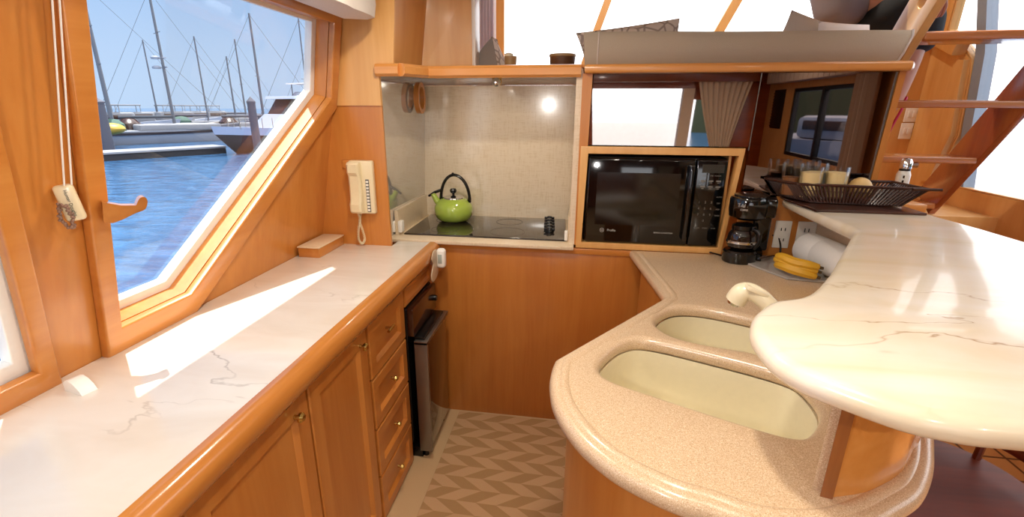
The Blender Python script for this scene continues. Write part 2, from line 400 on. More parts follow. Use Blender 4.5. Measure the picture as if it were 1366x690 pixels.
# starboard wall with two openings (sill 1.055)
MS = Matrix(((0, 0, 1, 2.2), (1, 0, 0, 0), (0, 1, 0, 0), (0, 0, 0, 1)))
def WS(w): return MS @ Matrix.Translation((0, 0, w))
o1 = [(-1.62, 1.02), (-.30, 1.02), (-.30, 1.70), (-1.62, 1.70)]
o2 = [(.45, 1.055), (3.40, 1.055), (3.31, 1.353), (3.35, 1.70), (3.37, 1.77), (3.45, 1.84), (3.63, 1.96), (3.62, 2.50), (2.85, 2.50), (2.85, 1.98), (.45, 1.98)]
g = G(); g.plate([(-2.6, -.1), (4.0, -.1), (4.0, 2.9), (-2.6, 2.9)], [o1, o2], .05, 0, WS(.025)); struct(g, 'wall_starboard', woodl)
def swindow(n, op, bars, m, fm):
    root = bpy.data.objects.new('window_%d' % n, None); C.objects.link(root); root['kind'] = 'structure'
    inn = offset2(op, .035 if n == 3 else .010)
    G().plate(op, [inn], .05, .004, WS(.03)).build('window_frame', fm, root)
    G().plate(inn, [], .004, 0, WS(.035)).build('pane', m, root)
    for y0, y1 in bars: G().box(2.20, 2.25, y0, y1, op[0][1], 1.70 if n == 3 else 1.98, .004).build('mullion', fm if n == 3 else alu, root)
    return root
alu = plain('blue_grey_post', '8E9AAA', .4, metal=.1)
blackf = plain('black_window_frame', '101012', .4)
swindow(3, o1, [(-.98, -.93)], glass, blackf)
swindow(4, o2, [(1.2, 1.26)], glass, woodl)
_w4 = [o for o in bpy.data.objects if o.name == 'window_4'][0]
G().rings([[(2.21, y-.035, z), (2.21, y+.035, z), (2.27, y+.035, z), (2.27, y-.035, z)] for y, z in ((3.19, 1.03), (3.255, 1.36), (3.32, 1.80), (3.42, 2.1), (3.50, 2.5))]).build('mullion', alu, _w4)
# aft wall (seen only in the mirrored doors)
MA = Matrix(((-1, 0, 0, 0), (0, 0, 1, -2.35), (0, 1, 0, 0), (0, 0, 0, 1)))
def vr(u, v, y):   # a point mirrored in the doors (plane y = 2.07), lying on the plane y
    p = Py(u, v, 4.14-y); return p
A = [vr(790, 118, -2.3), vr(912, 118, -2.3), vr(899, 197, -2.3), vr(792, 200, -2.3)]
aw = [(A[3].x, A[3].z-.25), (A[2].x+.0, A[2].z-.25), (A[1].x, A[1].z), (A[0].x, A[0].z)]
g = G(); g.plate([(1.25, -.1), (-2.25, -.1), (-2.25, 2.1), (1.25, 2.1)], [[(-p[0], p[1]) for p in aw], [(-1.30, .95), (-1.62, .95), (-1.62, 1.6), (-1.30, 1.6)]], .05, 0, MA)
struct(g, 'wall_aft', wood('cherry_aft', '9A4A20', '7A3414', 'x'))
root = bpy.data.objects.new('window_5', None); C.objects.link(root); root['kind'] = 'structure'
ap = [(-p[0], p[1]) for p in aw]
G().plate([(p[0]*1.0, p[1]) for p in ap], [], .004, 0, MA).build('pane', glass, root)
pb = plain('pale_post', 'C9B29A', .6)
q = [Vector((A[1].x, -2.30, A[1].z)), Vector((A[2].x, -2.30, A[2].z-.25))]
G().prism([q[0], q[0]+Vector((.13, 0, 0)), q[1]+Vector((.13, 0, 0)), q[1]], (0, .04, 0)).build('window_frame', pb, root)
# windshield: three panes between slanting mullions
root = bpy.data.objects.new('window_6', None); C.objects.link(root); root['kind'] = 'structure'
def slant(pa, pb_, w, name='mullion'):
    d = (pa-pb_); lo = pb_ - d*((pb_.z-1.45)/d.z); hi = pb_ + d*((2.82-pb_.z)/d.z)
    G().prism([lo+Vector((-w/2, 0, 0)), lo+Vector((w/2, 0, 0)), hi+Vector((w/2, 0, 0)), hi+Vector((-w/2, 0, 0))], (0, .06, 0)).build(name, woodl, root)
slant(Py(811, 0, 4.0), Py(797, 38, 4.0), .055); slant(Py(984, 0, 4.0), Py(962, 38, 4.0), .07); slant(Py(666, 0, 4.0), Py(666, 88, 4.0), .075)
G().box(-.9, 2.2, 4.0, 4.06, 1.40, 1.62).build('sill', woodlx, root); G().box(-.9, 2.2, 4.0, 4.06, 2.68, 2.82).build('head', woodlx, root)
G().box(-.9, 2.2, 4.03, 4.034, 1.6, 2.7).build('pane', glass, root)
struct(G().box(-.9, 2.3, 4.0, 4.1, 0, 1.42), 'wall_forward', woodl)
# bulkhead beyond the ladder
g = G(); g.box(1.62, 2.2, 3.72, 3.78, .95, 2.8, .004); struct(g, 'wall_forward', woodl)
g = G(); g.prism([(2.2, 3.42, 1.80), (2.2, 3.72, 1.92), (2.2, 3.72, 1.98), (2.2, 3.40, 1.86)], (-.07, 0, 0)); struct(g, 'trim_2', woodm)
g = G(); g.prism([(2.2, 3.345, 1.055), (2.2, 3.44, 1.055), (2.2, 3.36, 1.353), (2.2, 3.41, 1.80), (2.2, 3.355, 1.80), (2.2, 3.30, 1.353)][:0] or [(2.2, 3.40, 1.06), (2.2, 3.50, 1.06), (2.2, 3.41, 1.353), (2.2, 3.45, 1.78), (2.2, 3.37, 1.77), (2.2, 3.315, 1.353)], (-.03, 0, 0)); struct(g, 'trim_4', woodl)
# ================================================================== PORT COUNTER
ZC = .91
nosx = -.63
g = thing('worktop', 'long cream marble worktop with wooden nosing below the big angled window', 'countertop', (-.9, 1.0, ZC))
outl = [(wx(ZC)+.001, .15), (nosx-.03, .15), (nosx-.03, 2.03), (xr, 2.03), (xr, yF), (wx(ZC)+.001, yF)]
G().plate(outl, [], .03, .002, PL(ZC-.015)).build('marble_slab', marb, g)
prof = [(-.030, .002), (-.012, .002), (.002, -.006), (.010, -.022), (.010, -.046), (.004, -.062), (-.010, -.072), (-.030, -.074)]
def nos(y): return [(nosx+a, y, ZC+b) for a, b in prof]
n_ = G().rings([nos(.15), nos(2.05)]); nz = n_.build('wooden_nosing', nose_m, g)
# base units
CXF = -.66
def panel_front(gr, y0, y1, z0, z1, x, fr=.05, rec=.012, th=.02):
    def rect(i, dx): return [(x+dx, y0+i, z0+i), (x+dx, y1-i, z0+i), (x+dx, y1-i, z1-i), (x+dx, y0+i, z1-i)]
    gr.rings([rect(0, -th), rect(0, -.003), rect(.003, 0), rect(fr, 0), rect(fr+.012, -rec), ], cap=True)
def knob(c, parent, m=brass, r=.013):
    M = Matrix.Rotation(R(90), 4, 'Y')
    return G().lathe([(.006, 0), (.005, .010), (r, .014), (r, .020), (r*.6, .026), (0.001, .027)], c, 16, M).build('knob', m, parent)
def unit(y0, y1, label, name='cabinet', cat='cabinet'):
    t = thing(name, label, cat, (CXF-.2, (y0+y1)/2, 0))
    G().box(-1.12, CXF-.022, y0+.001, y1-.001, .0, ZC-.032).build('cabinet_body', woodz, t)
    return t
def door(t, y0, y1, z0, z1, ky, kz, kz_m=brass):
    g_ = G(); panel_front(g_, y0, y1, z0, z1, CXF); d = g_.build('door', woodz, t, 20)
    knob((CXF, ky, kz), d, steel if kz_m is steel else brass); return d
t = unit(.16, .56, 'cherry base cabinet nearest the camera, its door mostly out of view'); door(t, .165, .555, .05, .815, .52, .775)
t = unit(.56, .968, 'cherry base cabinet with a framed door, left of the taller looking middle door'); door(t, .572, .965, .05, .815, .905, .775)
t = unit(.968, 1.33, 'cherry base cabinet with a framed door, beside the stack of four drawers'); door(t, .974, 1.318, .05, .815, 1.272, .775)
t = unit(1.33, 1.672, 'cherry unit of four stacked drawers under the marble worktop', 'drawer_unit', 'drawers')
dz = [(.612, .815), (.412, .604), (.208, .404), (.010, .200)]
for i, (z0, z1) in enumerate(dz):
    g_ = G(); panel_front(g_, 1.338, 1.662, z0, z1, CXF, .042, .012); d = g_.build('drawer', woody, t, 20)
    zk = (z0+z1)/2+(.02 if i else .03)
    if i == 0:
        k = G(); k.tube([(CXF, 1.475, zk), (CXF+.022, 1.475, zk)], .0055); k.tube([(CXF+.022, 1.447, zk), (CXF+.022, 1.503, zk)], .0055); k.build('handle', brass, d)
    else: knob((CXF, 1.49, zk), d, brass, .010)
# narrow drawer above the compactor, with end stile
t = thing('cabinet', 'narrow cherry fascia and stile around the black built-in appliance', 'cabinet', (CXF-.2, 1.87, 0))
g_ = G(); g_.box(-1.12, CXF-.022, 1.673, 2.06, .80, ZC-.032); g_.box(-1.12, CXF-.004, 2.015, 2.062, 0, .80, .002); g_.build('cabinet_body', woodz, t)
g_ = G(); panel_front(g_, 1.68, 2.012, .735, .822, CXF, .02, .006); g_.build('drawer', woody, t, 20)
t = thing('trash_compactor', 'black built-in galley appliance with tall bronze glass door under the worktop', 'appliance', (-.85, 1.85, 0))
fx = -.640
G().box(-1.1, CXF-.0, 1.680, 2.010, .09, .725, .003).build('housing', blackp, t)
gg = G(); gg.box(CXF-.03, fx+.005, 1.69, 2.005, .60, .722, .004); cp = gg.build('control_panel', plain('brown_panel', '35170C', .2, coat=.5), t)
G().lathe([(.014, 0), (.014, .014), (.010, .018)], (fx+.005, 1.965, .665), 16, Matrix.Rotation(R(90), 4, 'Y')).build('knob', blackp, cp)
gg = G(); gg.box(fx-.0, fx+.048, 1.690, 2.005, -.0+.045, .575, .003); d = gg.build('door', bronze, t)
gg = G(); gg.box(fx+.004, fx+.060, 1.684, 1.700, .045, .580, .002); gg.box(fx+.004, fx+.060, 1.684, 2.008, .568, .585, .002); gg.build('door_trim', steel, d)
gg = G(); gg.box(fx, fx+.045, 1.70, 1.98, .586, .596, .002); gg.build('handle', blackp, d)
G().box(-.9, fx+.01, 1.70, 2.0, .0, .05).build('toe_kick', blackp, t)
for yy in (1.72, 1.97): G().lathe([(.012, 0), (.012, .05)], (fx+.02, yy, 0), 12).build('foot', blackp, t)
# clear plug cover and white night light at the end of the nosing
t = thing('outlet_cover', 'clear plastic outlet cover hanging at the end of the worktop nosing', 'outlet cover', (nosx+.012, 1.90, .85))
gg = G(); pl = [(1.93, .90), (1.99, .885), (2.0, .82), (1.97, .775), (1.90, .765), (1.885, .80), (1.915, .84), (1.90, .87)]
gg.plate([(p.x, p.y) for p in spline([(*p, 0) for p in pl], 6, True)], [], .006, .002, Matrix(((0, 0, 1, nosx+.016), (1, 0, 0, 0), (0, 1, 0, 0), (0, 0, 0, 1))))
gg.build('cover', plain('milky_plastic', 'BFA98C', .25), t)
t = thing('night_light', 'small white plastic plug-in night light at the corner below the cooktop', 'night light', (-.6, 2.0, .85))
p = Py(590, 343, 2.0)
gg = G(); gg.box(p.x-.020, p.x+.020, 1.965, 2.005, p.z-.045, p.z+.045, .014, seg=4); gg.build('body', whitepl, t)
G().box(p.x-.010, p.x+.008, 1.963, 1.967, p.z-.020, p.z+.022, .001).build('lens', plain('grey_lens', 'A9B0A8', .3), t)
G().tube([(p.x-.055, 2.0, p.z-.025), (p.x-.018, 1.99, p.z-.02)], .014).build('swivel', whitepl, t)
# ================================================================== COOKTOP NICHE
g = thing('cooktop_cabinet', 'plain cherry panel cabinet below the cooktop at the end of the galley', 'cabinet', (-.2, 2.3, 0))
G().box(-.86, .30, 2.065, 2.62, 0, .900, .002).build('cabinet_body', wood('cherry_panel', 'C07A36', 'B0682A', 'z', .3, .4), g)
G().box(-.645, .30, 2.058, 2.07, .878, .905, .002).build('top_rail', woodx, g)
zN = 1.63
nl, nr, nb = -.866, -.030, 2.56
g = thing('cooker_niche', 'beige laminate lined niche around the cooktop, with grey reflecting side panel', 'niche', ((nl+nr)/2, 2.3, .9))
G().box(nl-.0, nr+.022, 2.035, 2.62, .900, .918, .004).build('niche_deck', lam, g)
G().box(nl, nr, nb, nb+.04, .918, 1.608).build('back_panel', splash, g)
G().box(nl, nr, nb-.002, nb+.04, 1.609, zN+.02).build('back_top_strip', splash_g, g)
G().prism([(nl-.0, 1.96, .905), (nl-.03, 1.96, .905), (nl-.03, nb+.03, .905), (nl+.012, nb+.03, .905)], (.030, 0, 1.608-.905)).build('side_panel', splash_g, g)
G().box(nl-.03, nl+.032, 1.965, nb+.03, 1.609, zN+.02).build('side_top_strip', splash_g, g)
G().box(nr, -.004, 2.080, nb+.03, .918, zN+.02).build('side_panel', splash, g)
G().box(nl-.03, nr+.02, 2.075, nb+.03, zN+.012, zN+.022).build('niche_top', white, g)
g = thing('cooktop', 'black glass electric cooktop let into the beige niche deck', 'cooktop', (-.43, 2.34, .918))
G().plate([(-.815, 2.115), (-.045, 2.115), (-.06, 2.548), (-.815, 2.548)], [], .008, .002, PL(.922)).build('glass_plate', darkg, g)
ring = plain('element_ring', '4A4038', .2)
for (x, y, r) in ((-.66, 2.43, .085), (-.64, 2.22, .07), (-.35, 2.43, .07), (-.33, 2.22, .085)):
    gg = G(); gg.plate([(x+r*math.cos(2*PI*i/40), y+r*math.sin(2*PI*i/40)) for i in range(40)], [[(x+(r-.003)*math.cos(2*PI*i/40), y+(r-.003)*math.sin(2*PI*i/40)) for i in range(40)]], .0006, 0, PL(.9263)); gg.build('element', ring, g)
for i in range(5):
    y = 2.245+i*.062; x = -.128-i*.004
    gg = G(); gg.lathe([(.021, 0), (.021, .010), (.015, .014), (.012, .024), (.001, .025)], (x, y, .926), 20); gg.box(x-.026, x+.026, y-.005, y+.005, .934, .947, .002); gg.build('knob', blackp, g)
for s, x in ((0, -.846), (1, -.030)):
    t = thing('splash_guard', 'beige laminate splash guard standing along the %s edge of the cooktop' % ('left' if s == 0 else 'right'), 'splash guard', (x, 2.3, .918), 'cooktop splash guards')
    z1 = 1.035
    gg = G(); xa = x-.01 if s == 0 else x-.008
    gg.prism([(xa, 2.11, .918), (xa, 2.11, z1), (xa, nb-.005, z1), (xa, nb-.005, .918)], (.018, 0, 0)); gg.build('guard_panel', lam, t)
    gg = G()
    if s == 0: gg.box(xa-.016, xa+.001, 2.10, 2.14, .93, .985, .004); gg.box(xa+.017, xa+.036, 2.10, 2.14, .93, .985, .004)
    else: gg.box(xa-.014, xa+.001, 2.10, 2.13, .925, .97, .004)
    gg.build('clip', whitepl, t)
# kettle
kx, ky, kz = -.645, 2.41, .927
g = thing('kettle', 'lime green enamel kettle with black arched handle on the cooktop', 'kettle', (kx, ky, kz))
prof = [(.001, 0), (.055, 0), (.075, .010), (.088, .030), (.092, .052), (.088, .078), (.072, .100), (.055, .110), (.048, .112)]
pr3 = [(p.x, p.y) for p in spline([(a, b, 0) for a, b in prof[1:]], 4)]
kb = G().lathe([(.001, 0)]+pr3, (kx, ky, kz), 40).build('body', kgreen, g)
G().tube([(kx-.062, ky-.01, kz+.078), (kx-.083, ky-.012, kz+.105), (kx-.096, ky-.013, kz+.133)], [.020, .014, .011], 14).build('spout', kgreen, g)
ld = G().lathe([(.052, .108), (.050, .117), (.030, .124), (.001, .127)], (kx, ky, kz), 32).build('lid', chrome, g)
G().lathe([(.006, .124), (.006, .134), (.014, .139), (.017, .148), (.013, .157), (.001, .160)], (kx, ky, kz), 20).build('lid_knob', blackp, ld)
arc = [(kx+.005-.066*math.cos(a)*(1.0 if math.cos(a) > 0 else 1.12), ky, kz+.105+ (.118*math.sin(a))) for a in [PI*i/20 for i in range(21)]]
gg = G(); gg.tube(arc, [.010]+[.009]*19+[.011], 10, ry=.8); gg.tube([arc[0], (kx-.058, ky, kz+.09)], .012); gg.tube([arc[-1], (kx+.074, ky, kz+.095)], .010)
gg.tube([(kx-.058, ky-.01, kz+.150), (kx-.085, ky-.013, kz+.140), (kx-.118, ky-.014, kz+.120)], [.007, .007, .005], 8); gg.ball((kx, ky, kz+.229), .006)
gg.build('handle', blackp, g); g.scale = (1.1, 1.1, 1.08)
# chrome puck light and hanging wooden ring
g = thing('spotlight', 'small chrome spotlight under the wooden ledge above the cooktop', 'light', (-.40, 2.30, zN))
p = Py(663, 110, 2.25)
gg = G(); gg.lathe([(.022, .03), (.022, 0), (.018, -.012)], (p.x, 2.25, p.z+.0), 20); gg.build('housing', brass, g)
G().ball((p.x, 2.235, p.z+.0), .020).build('lamp_face', chrome, g)
p = Py(559, 131, 2.44)
g = G(); n = 40
rr = [[(p.x+ (nl+.05-p.x) + a, 2.42+b_*math.sin(t_)*0+ .0 + 0, 0) for a, b_ in ()] for t_ in ()]
ringp = []
for i in range(n+1):
    a = 2*PI*i/n; ringp.append(((-.815), 2.36+.048*math.cos(a), p.z+.066*math.sin(a)))
sect = [(-.012, -.010), (.012, -.010), (.012, .010), (-.012, .010)]
rings_ = []
for i in range(n):
    a = 2*PI*i/n; rings_.append([(-.800+sx, 2.40+(.050+sr)*math.cos(a), p.z+(.064+sr)*math.sin(a)) for sx, sr in sect])
rings_.append(rings_[0]); g.rings(rings_, cap=False)
bmesh.ops.remove_doubles(g.bm, verts=g.bm.verts, dist=1e-5)
tag(g.build('wooden_ring', woodz), 'round cherry ring mounted on the grey side panel beside the cooktop', 'wooden ring')
# ledge trim over the niche
g = thing('ledge', 'glossy cherry ledge running above the cooktop niche and stepping to the left wall', 'ledge', (-.4, 2.1, 1.65))
ltop = 1.668; lbot = 1.618
gg = G(); gg.box(-.62, 0.0, 2.075, 2.60, lbot+.035, ltop-.002, .002); gg.build('ledge_top', woodlx, g)
path = [Py(503, 88, yF-.02), None]
A0 = (-.86, yF-.022); A1 = (q0.x+.012, yF-.022); A2 = (r2.x+.03, 2.085); A3 = (-.01, 2.085)
def rail(a, b, w=.028):
    a = Vector((*a, 0)); b = Vector((*b, 0)); d = (b-a).normalized(); nrm = Vector((d.y, -d.x, 0))
    sec = [(0, lbot), (w*.6, lbot), (w, lbot+.010), (w, ltop-.014), (w*.7, ltop-.003), (0, ltop)]
    gr = G(); gr.rings([[tuple(a+nrm*s_+Vector((0, 0, z_))) for s_, z_ in sec], [tuple(b+nrm*s_+Vector((0, 0, z_))) for s_, z_ in sec]]); return gr
x_l = Py(500, 88, yF-.02).x; x_m = Py(531, 88, yF-.02).x
rail((x_l, yF-.0), (x_m, yF-.0)).build('rail', woodlx, g, 25)
pm = Py(566, 96, 2.07)
rail((x_m, yF-.01), (pm.x, 2.075)).build('rail', woodlx, g, 25)
rail((pm.x-.01, 2.085), (-.012, 2.085)).build('rail', woodlx, g, 25)
# ================================================================== MIRRORED CABINET + MICROWAVE
yC = 2.07
g = thing('mirror_cabinet', 'cherry wall cabinet with two tinted mirror doors above the microwave', 'cabinet', (.58, 2.25, .92))
ctop = 1.664
gg = G()
gg.plate([(.0, 2.035), (1.155, 2.035), (1.175, 2.06), (1.165, 2.50), (.0, 2.50)], [], .034, .012, PL(ctop-.017)); gg.build('cabinet_top', woodlx, g)
x0 = .0; x1 = .028
gg = G(); gg.prism([(x0-.006, yC, .918), (x1-.003, yC, .918), (x1+.006, yC, 1.632), (x0-.006, yC, 1.632)], (0, .42, 0)); gg.build('side_panel', woodz, g)
# right end stile, leaning
e0 = Py(1166, 222, yC); e1 = Py(1199, 98, yC); dxz = (e1.x-e0.x)/(e1.z-e0.z)
def ex(z): return e0.x+dxz*(z-e0.z)
gg = G(); gg.prism([(ex(1.156), yC-.004, 1.156), (ex(1.156)+.022, yC-.004, 1.156), (ex(1.634)+.022, yC-.004, 1.634), (ex(1.634), yC-.004, 1.634)], (0, .42, 0)); gg.build('side_panel', woodz, g)
gg = G(); gg.box(.03, 1.10, 2.44, 2.48, .92, 1.63); gg.build('back_panel', woodz, g)
m0 = Py(1017, 96, yC); m1 = Py(999, 200, yC)
def mxx(z): return m1.x+(m0.x-m1.x)*(z-m1.z)/(m0.z-m1.z)
mzb, mzt = 1.353, 1.628
def mdoor(name, pts, m=mirror):
    gg = G(); gg.prism(pts, (0, .012, 0)); return gg.build('door', m, g)
d1 = mdoor('door', [(x1+.004, yC+.002, mzb), (mxx(mzb)-.003, yC+.002, mzb), (mxx(mzt)-.003, yC+.002, mzt), (x1+.010, yC+.002, mzt)])
d2 = mdoor('door', [(mxx(1.16)+.001, yC+.002, 1.160), (ex(1.16)-.006, yC+.002, 1.160), (ex(mzt)-.008, yC+.002, mzt), (mxx(mzt)+.001, yC+.002, mzt)], mirrord)
gg = G(); a = .0035
gg.prism([(ex(1.16)-.007, yC, 1.16), (ex(1.16)-.001, yC, 1.16), (ex(mzt)-.003, yC, mzt), (ex(mzt)-.009, yC, mzt)], (0, .01, 0)); gg.build('edge_strip', steel, d2)
gg = G(); gg.prism([(mxx(1.34)-.002, yC, 1.34), (mxx(1.34)+.001, yC, 1.34), (mxx(mzt)+.001, yC, mzt), (mxx(mzt)-.002, yC, mzt)], (0, .01, 0)); gg.build('edge_strip', steel, d1)
# microwave surround
b0 = Py(961, 336, yC); b1 = Py(994, 199, yC)
gg = G()
gg.plate([(-.0, .908), (b0.x, .908), (b1.x, 1.348), (.002, 1.348)], [[(.024, .934), (Py(957, 329, yC).x, .934), (Py(985, 208, yC).x, 1.318), (.034, 1.318)]], .05, .002, Matrix(((1, 0, 0, 0), (0, 0, 1, yC+.015), (0, 1, 0, 0), (0, 0, 0, 1))))
gg.box(.6, b0.x-.001, yC+.03, 2.44, .915, 1.33)
gg.build('microwave_surround', woodl, g)
gg = G(); gg.box(.03, .62, 2.12, 2.43, .912, .928); gg.build('shelf', woodx, g)
G().box(.02, .64, 2.42, 2.44, .92, 1.34).build('back_panel', blackp, g)
# microwave
mx0, mx1, mz0, mz1, my = .032, .594, .932, 1.312, 2.078
g = thing('microwave', 'black built-in microwave oven with keypad in the cherry surround', 'microwave', ((mx0+mx1)/2, 2.2, mz0))
G().box(mx0, mx1, my+.02, 2.40, mz0, mz1-.006, .006).build('housing', blackp, g)
xd = mx0+.438
dr = G().box(mx0+.002, xd, my-.012, my+.02, mz0+.004, mz1-.010, .010, seg=3).build('door', blackg, g)
pn = G().box(xd+.002, mx1, my-.008, my+.02, mz0+.004, mz1-.010, .008, seg=3).build('control_panel', blackg, g)
G().box(xd-.028, xd-.006, my-.034, my-.010, mz0+.03, mz1-.03, .008, seg=3).build('handle', blackg, dr)
gg = G(); gg.plate([(p.x, p.y) for p in chaikin([(mx0+.045, mz0+.075), (xd-.055, mz0+.075), (xd-.055, mz1-.075), (mx0+.045, mz1-.075)], 2, True)] if False else [(mx0+.045, mz0+.085), (xd-.055, mz0+.085), (xd-.055, mz1-.07), (mx0+.045, mz1-.07)], [], .002, 0, Matrix(((1, 0, 0, 0), (0, 0, 1, my-.0125), (0, 1, 0, 0), (0, 0, 0, 1)))); gg.build('door_window', plain('dark_mesh_glass', '0E0C0A', .12, coat=.4), dr)
lett = plain('pale_lettering', 'BDB8B0', .5)
MT = lambda x, z, y=my-.0135: Matrix(((1, 0, 0, x), (0, 0, -1, y), (0, 1, 0, z), (0, 0, 0, 1)))
gg = G(); gg.text('Profile', .014, MT(mx0+.118, mz0+.056)); 
gg.plate([(mx0+.078+.009*math.cos(2*PI*i/24), mz0+.060+.009*math.sin(2*PI*i/24)) for i in range(24)], [[(mx0+.078+.0078*math.cos(2*PI*i/24), mz0+.060+.0078*math.sin(2*PI*i/24)) for i in range(24)]], .0008, 0, Matrix(((1, 0, 0, 0), (0, 0, 1, my-.0135), (0, 1, 0, 0), (0, 0, 0, 1))))
gg.text('GE', .009, MT(mx0+.078, mz0+.0568)); gg.build('brand_lettering', lett, dr); G().text('SENSOR CONVECTION', .0075, MT(mx0+.335, mz0+.055)).build('lettering', lett, dr)
kp = plain('keypad_print', '77736C', .5)
def keypanel():
    y = my-.0085
    gg = G()
    cxp = (xd+mx1)/2+.004
    gg.text('COOK  TIME  POWER', .0075, MT(cxp, mz1-.078, y))
    for r_ in range(2):
        for c_ in range(3): gg.box(cxp-.040+c_*.030, cxp-.022+c_*.030, y-.0004, y+.0002, mz1-.100-r_*.024, mz1-.094-r_*.024); gg.box(cxp-.036+c_*.030, cxp-.026+c_*.030, y-.0004, y+.0002, mz1-.106-r_*.024, mz1-.103-r_*.024)
    gg.build('cook_keys', kp, pn); gg = G()
    nums = ['1', '2', '3', '4', '5', '6', '7', '8', '9', '', '0', '']
    for i, c_ in enumerate(nums):
        if c_: gg.text(c_, .013, MT(cxp-.036+(i % 3)*.024, mz1-.190-(i//3)*.026, y))
    gg.build('number_keys', kp, pn); gg = G()
    for i, w in enumerate(('AUTO', 'DEF', 'POP', 'TIMER')): G().text(w, .008, MT(cxp+.040, mz1-.165-i*.026, y)).build('mode_key', kp, pn)
    for i, w in enumerate(('CLEAR', 'START', 'STOP')): gg.text(w, .0075, MT(cxp-.034+i*.033, mz1-.298, y))
    gg.build('start_keys', kp, pn)
    G().box(cxp-.04, cxp+.045, y-.0003, y+.0002, mz1-.064, mz1-.030).build('display', plain('dark_display', '14110E', .1, coat=.5), pn)
keypanel()
# ================================================================== GALLEY PENINSULA
def cor(p): q = Pz(p[0], p[1], .892); return (q.x, q.y)
edge = [cor(p) for p in [(740, 486), (735, 500), (733, 520), (740, 551), (768, 593), (810, 630), (856, 657), (902, 678), (945, 691)]]
edge += [(.30, .606), (.39, .612), (.46, .640)]
edge += [cor(p) for p in [(1204, 688), (1232, 667), (1245, 634), (1246, 600), (1245, 579)]]
curve = [(p.x, p.y) for p in spline([(*p, 0) for p in edge], 5)]
c0 = cor((840, 340)); c1 = cor((886, 402))
outl = [(c0[0], 2.062), (c1[0]-.002, c1[1]+.03), (c1[0]-.006, c1[1]-.008)] + curve + [(.78, 1.05), (.98, 1.30), (1.10, 1.50), (1.10, 2.062)]
def poly_area(p): return sum(p[i-1][0]*p[i][1]-p[i][0]*p[i-1][1] for i in range(len(p)))
def rpoly(pts, r_it=3): return [(p.x, p.y) for p in chaikin([(*p, 0) for p in pts], r_it, True)]
def z91(p): q = Pz(p[0], p[1], .905); return (q.x, q.y)
S2 = [z91(p) for p in [(876, 434), (880, 421), (898, 412), (925, 411), (960, 416), (1010, 427)]]+[(.60, 1.34), (.58, 1.22), (.50, 1.15)]+[z91(p) for p in [(1000, 470), (940, 460), (898, 449)]]
S1 = [z91(p) for p in [(800, 490), (810, 474), (833, 458), (865, 455), (950, 474), (1037, 497)]]+[(.520, 1.04), (.522, .96)]+[z91(p) for p in [(1092, 562), (1076, 581), (1055, 583), (1018, 574), (950, 553), (879, 530), (814, 507)]]
S1 = [(p.x, p.y) for p in spline([(*p, 0) for p in S1], 5, True)]; S2 = [(p.x, p.y) for p in spline([(*p, 0) for p in S2], 5, True)]
g = thing('sink_counter', 'speckled beige sink counter with rounded end and two cream basins', 'countertop', (.4, 1.2, .87))
gg = G(); gg.plate(outl, [S1, S2], .042, .019, PL(ZC-.021), 5)
cs = gg.build('counter_slab', corian, g, 50)
# raised lip a little inside the edge
lip = offset2(outl, .040) if poly_area(outl) > 0 else offset2(outl[::-1], .040)[::-1]
lip = lip[:3+len(curve)]
pts = [(p[0], p[1], ZC-.0005) for p in lip]
gg = G(); rgs = []
for i, p in enumerate(pts):
    a = Vector(pts[max(i-1, 0)]); b = Vector(pts[min(i+1, len(pts)-1)]); t_ = (b-a).normalized(); n_ = Vector((-t_.y, t_.x, 0))
    p = Vector(p); rgs.append([p-n_*.018, p-n_*.013+Vector((0, 0, .004)), p-n_*.002+Vector((0, 0, .0045)), p+n_*.004+Vector((0, 0, .0003)), p+n_*.004-Vector((0, 0, .002)), p-n_*.018-Vector((0, 0, .002))])
gg.rings(rgs); gg.build('raised_lip', corian, g)
def basin(S, depth, rim):
    cxm = sum(p[0] for p in S)/len(S); cym = sum(p[1] for p in S)/len(S)
    def sc(k, z): return [(cxm+(p[0]-cxm)*k, cym+(p[1]-cym)*k, z) for p in S]
    rr_ = [sc(1.03, ZC-.038), sc(1.0, ZC-.036), sc(.985, ZC-.060), sc(.965, ZC-depth+.05), sc(.94, ZC-depth+.018), sc(.88, ZC-depth+.003), sc(.6, ZC-depth), sc(.10, ZC-depth-.006)]
    g_ = G(); g_.rings(rr_, cap=False)
    g_.bm.faces.new([g_.bm.verts.new(p) for p in sc(.10, ZC-depth-.006)])
    bmesh.ops.remove_doubles(g_.bm, verts=g_.bm.verts, dist=1e-5)
    o = g_.build('basin', sinkm, g, 60)
    G().lathe([(.034, 0), (.034, .004), (.022, .005), (.020, .001)], (cxm, cym, ZC-depth-.004), 24).build('drain', chrome, o)
basin(S1, .185, 0); basin(S2, .15, 0)
# base below
base = offset2(outl, .045) if poly_area(outl) > 0 else offset2(outl[::-1], .045)[::-1]
bcv = [p for p in base]
bo = [(p[0], p[1]) for p in bcv]
bo = [(min(max(p[0], -.5), 1.02), min(p[1], 2.058)) for p in bo]
g = thing('peninsula_cabinet', 'curved cherry base cabinet carrying the speckled sink counter', 'cabinet', (.45, 1.2, 0))
nb_ = len(bo)
gg = G(); lo = [Vector((p[0], p[1], 0)) for p in bo]; 
gg.rings([[(p[0], p[1], .0) for p in bo], [(p[0], p[1], ZC-.044) for p in bo]], cap=False); gg.build('cabinet_body', woodz, g, 30)
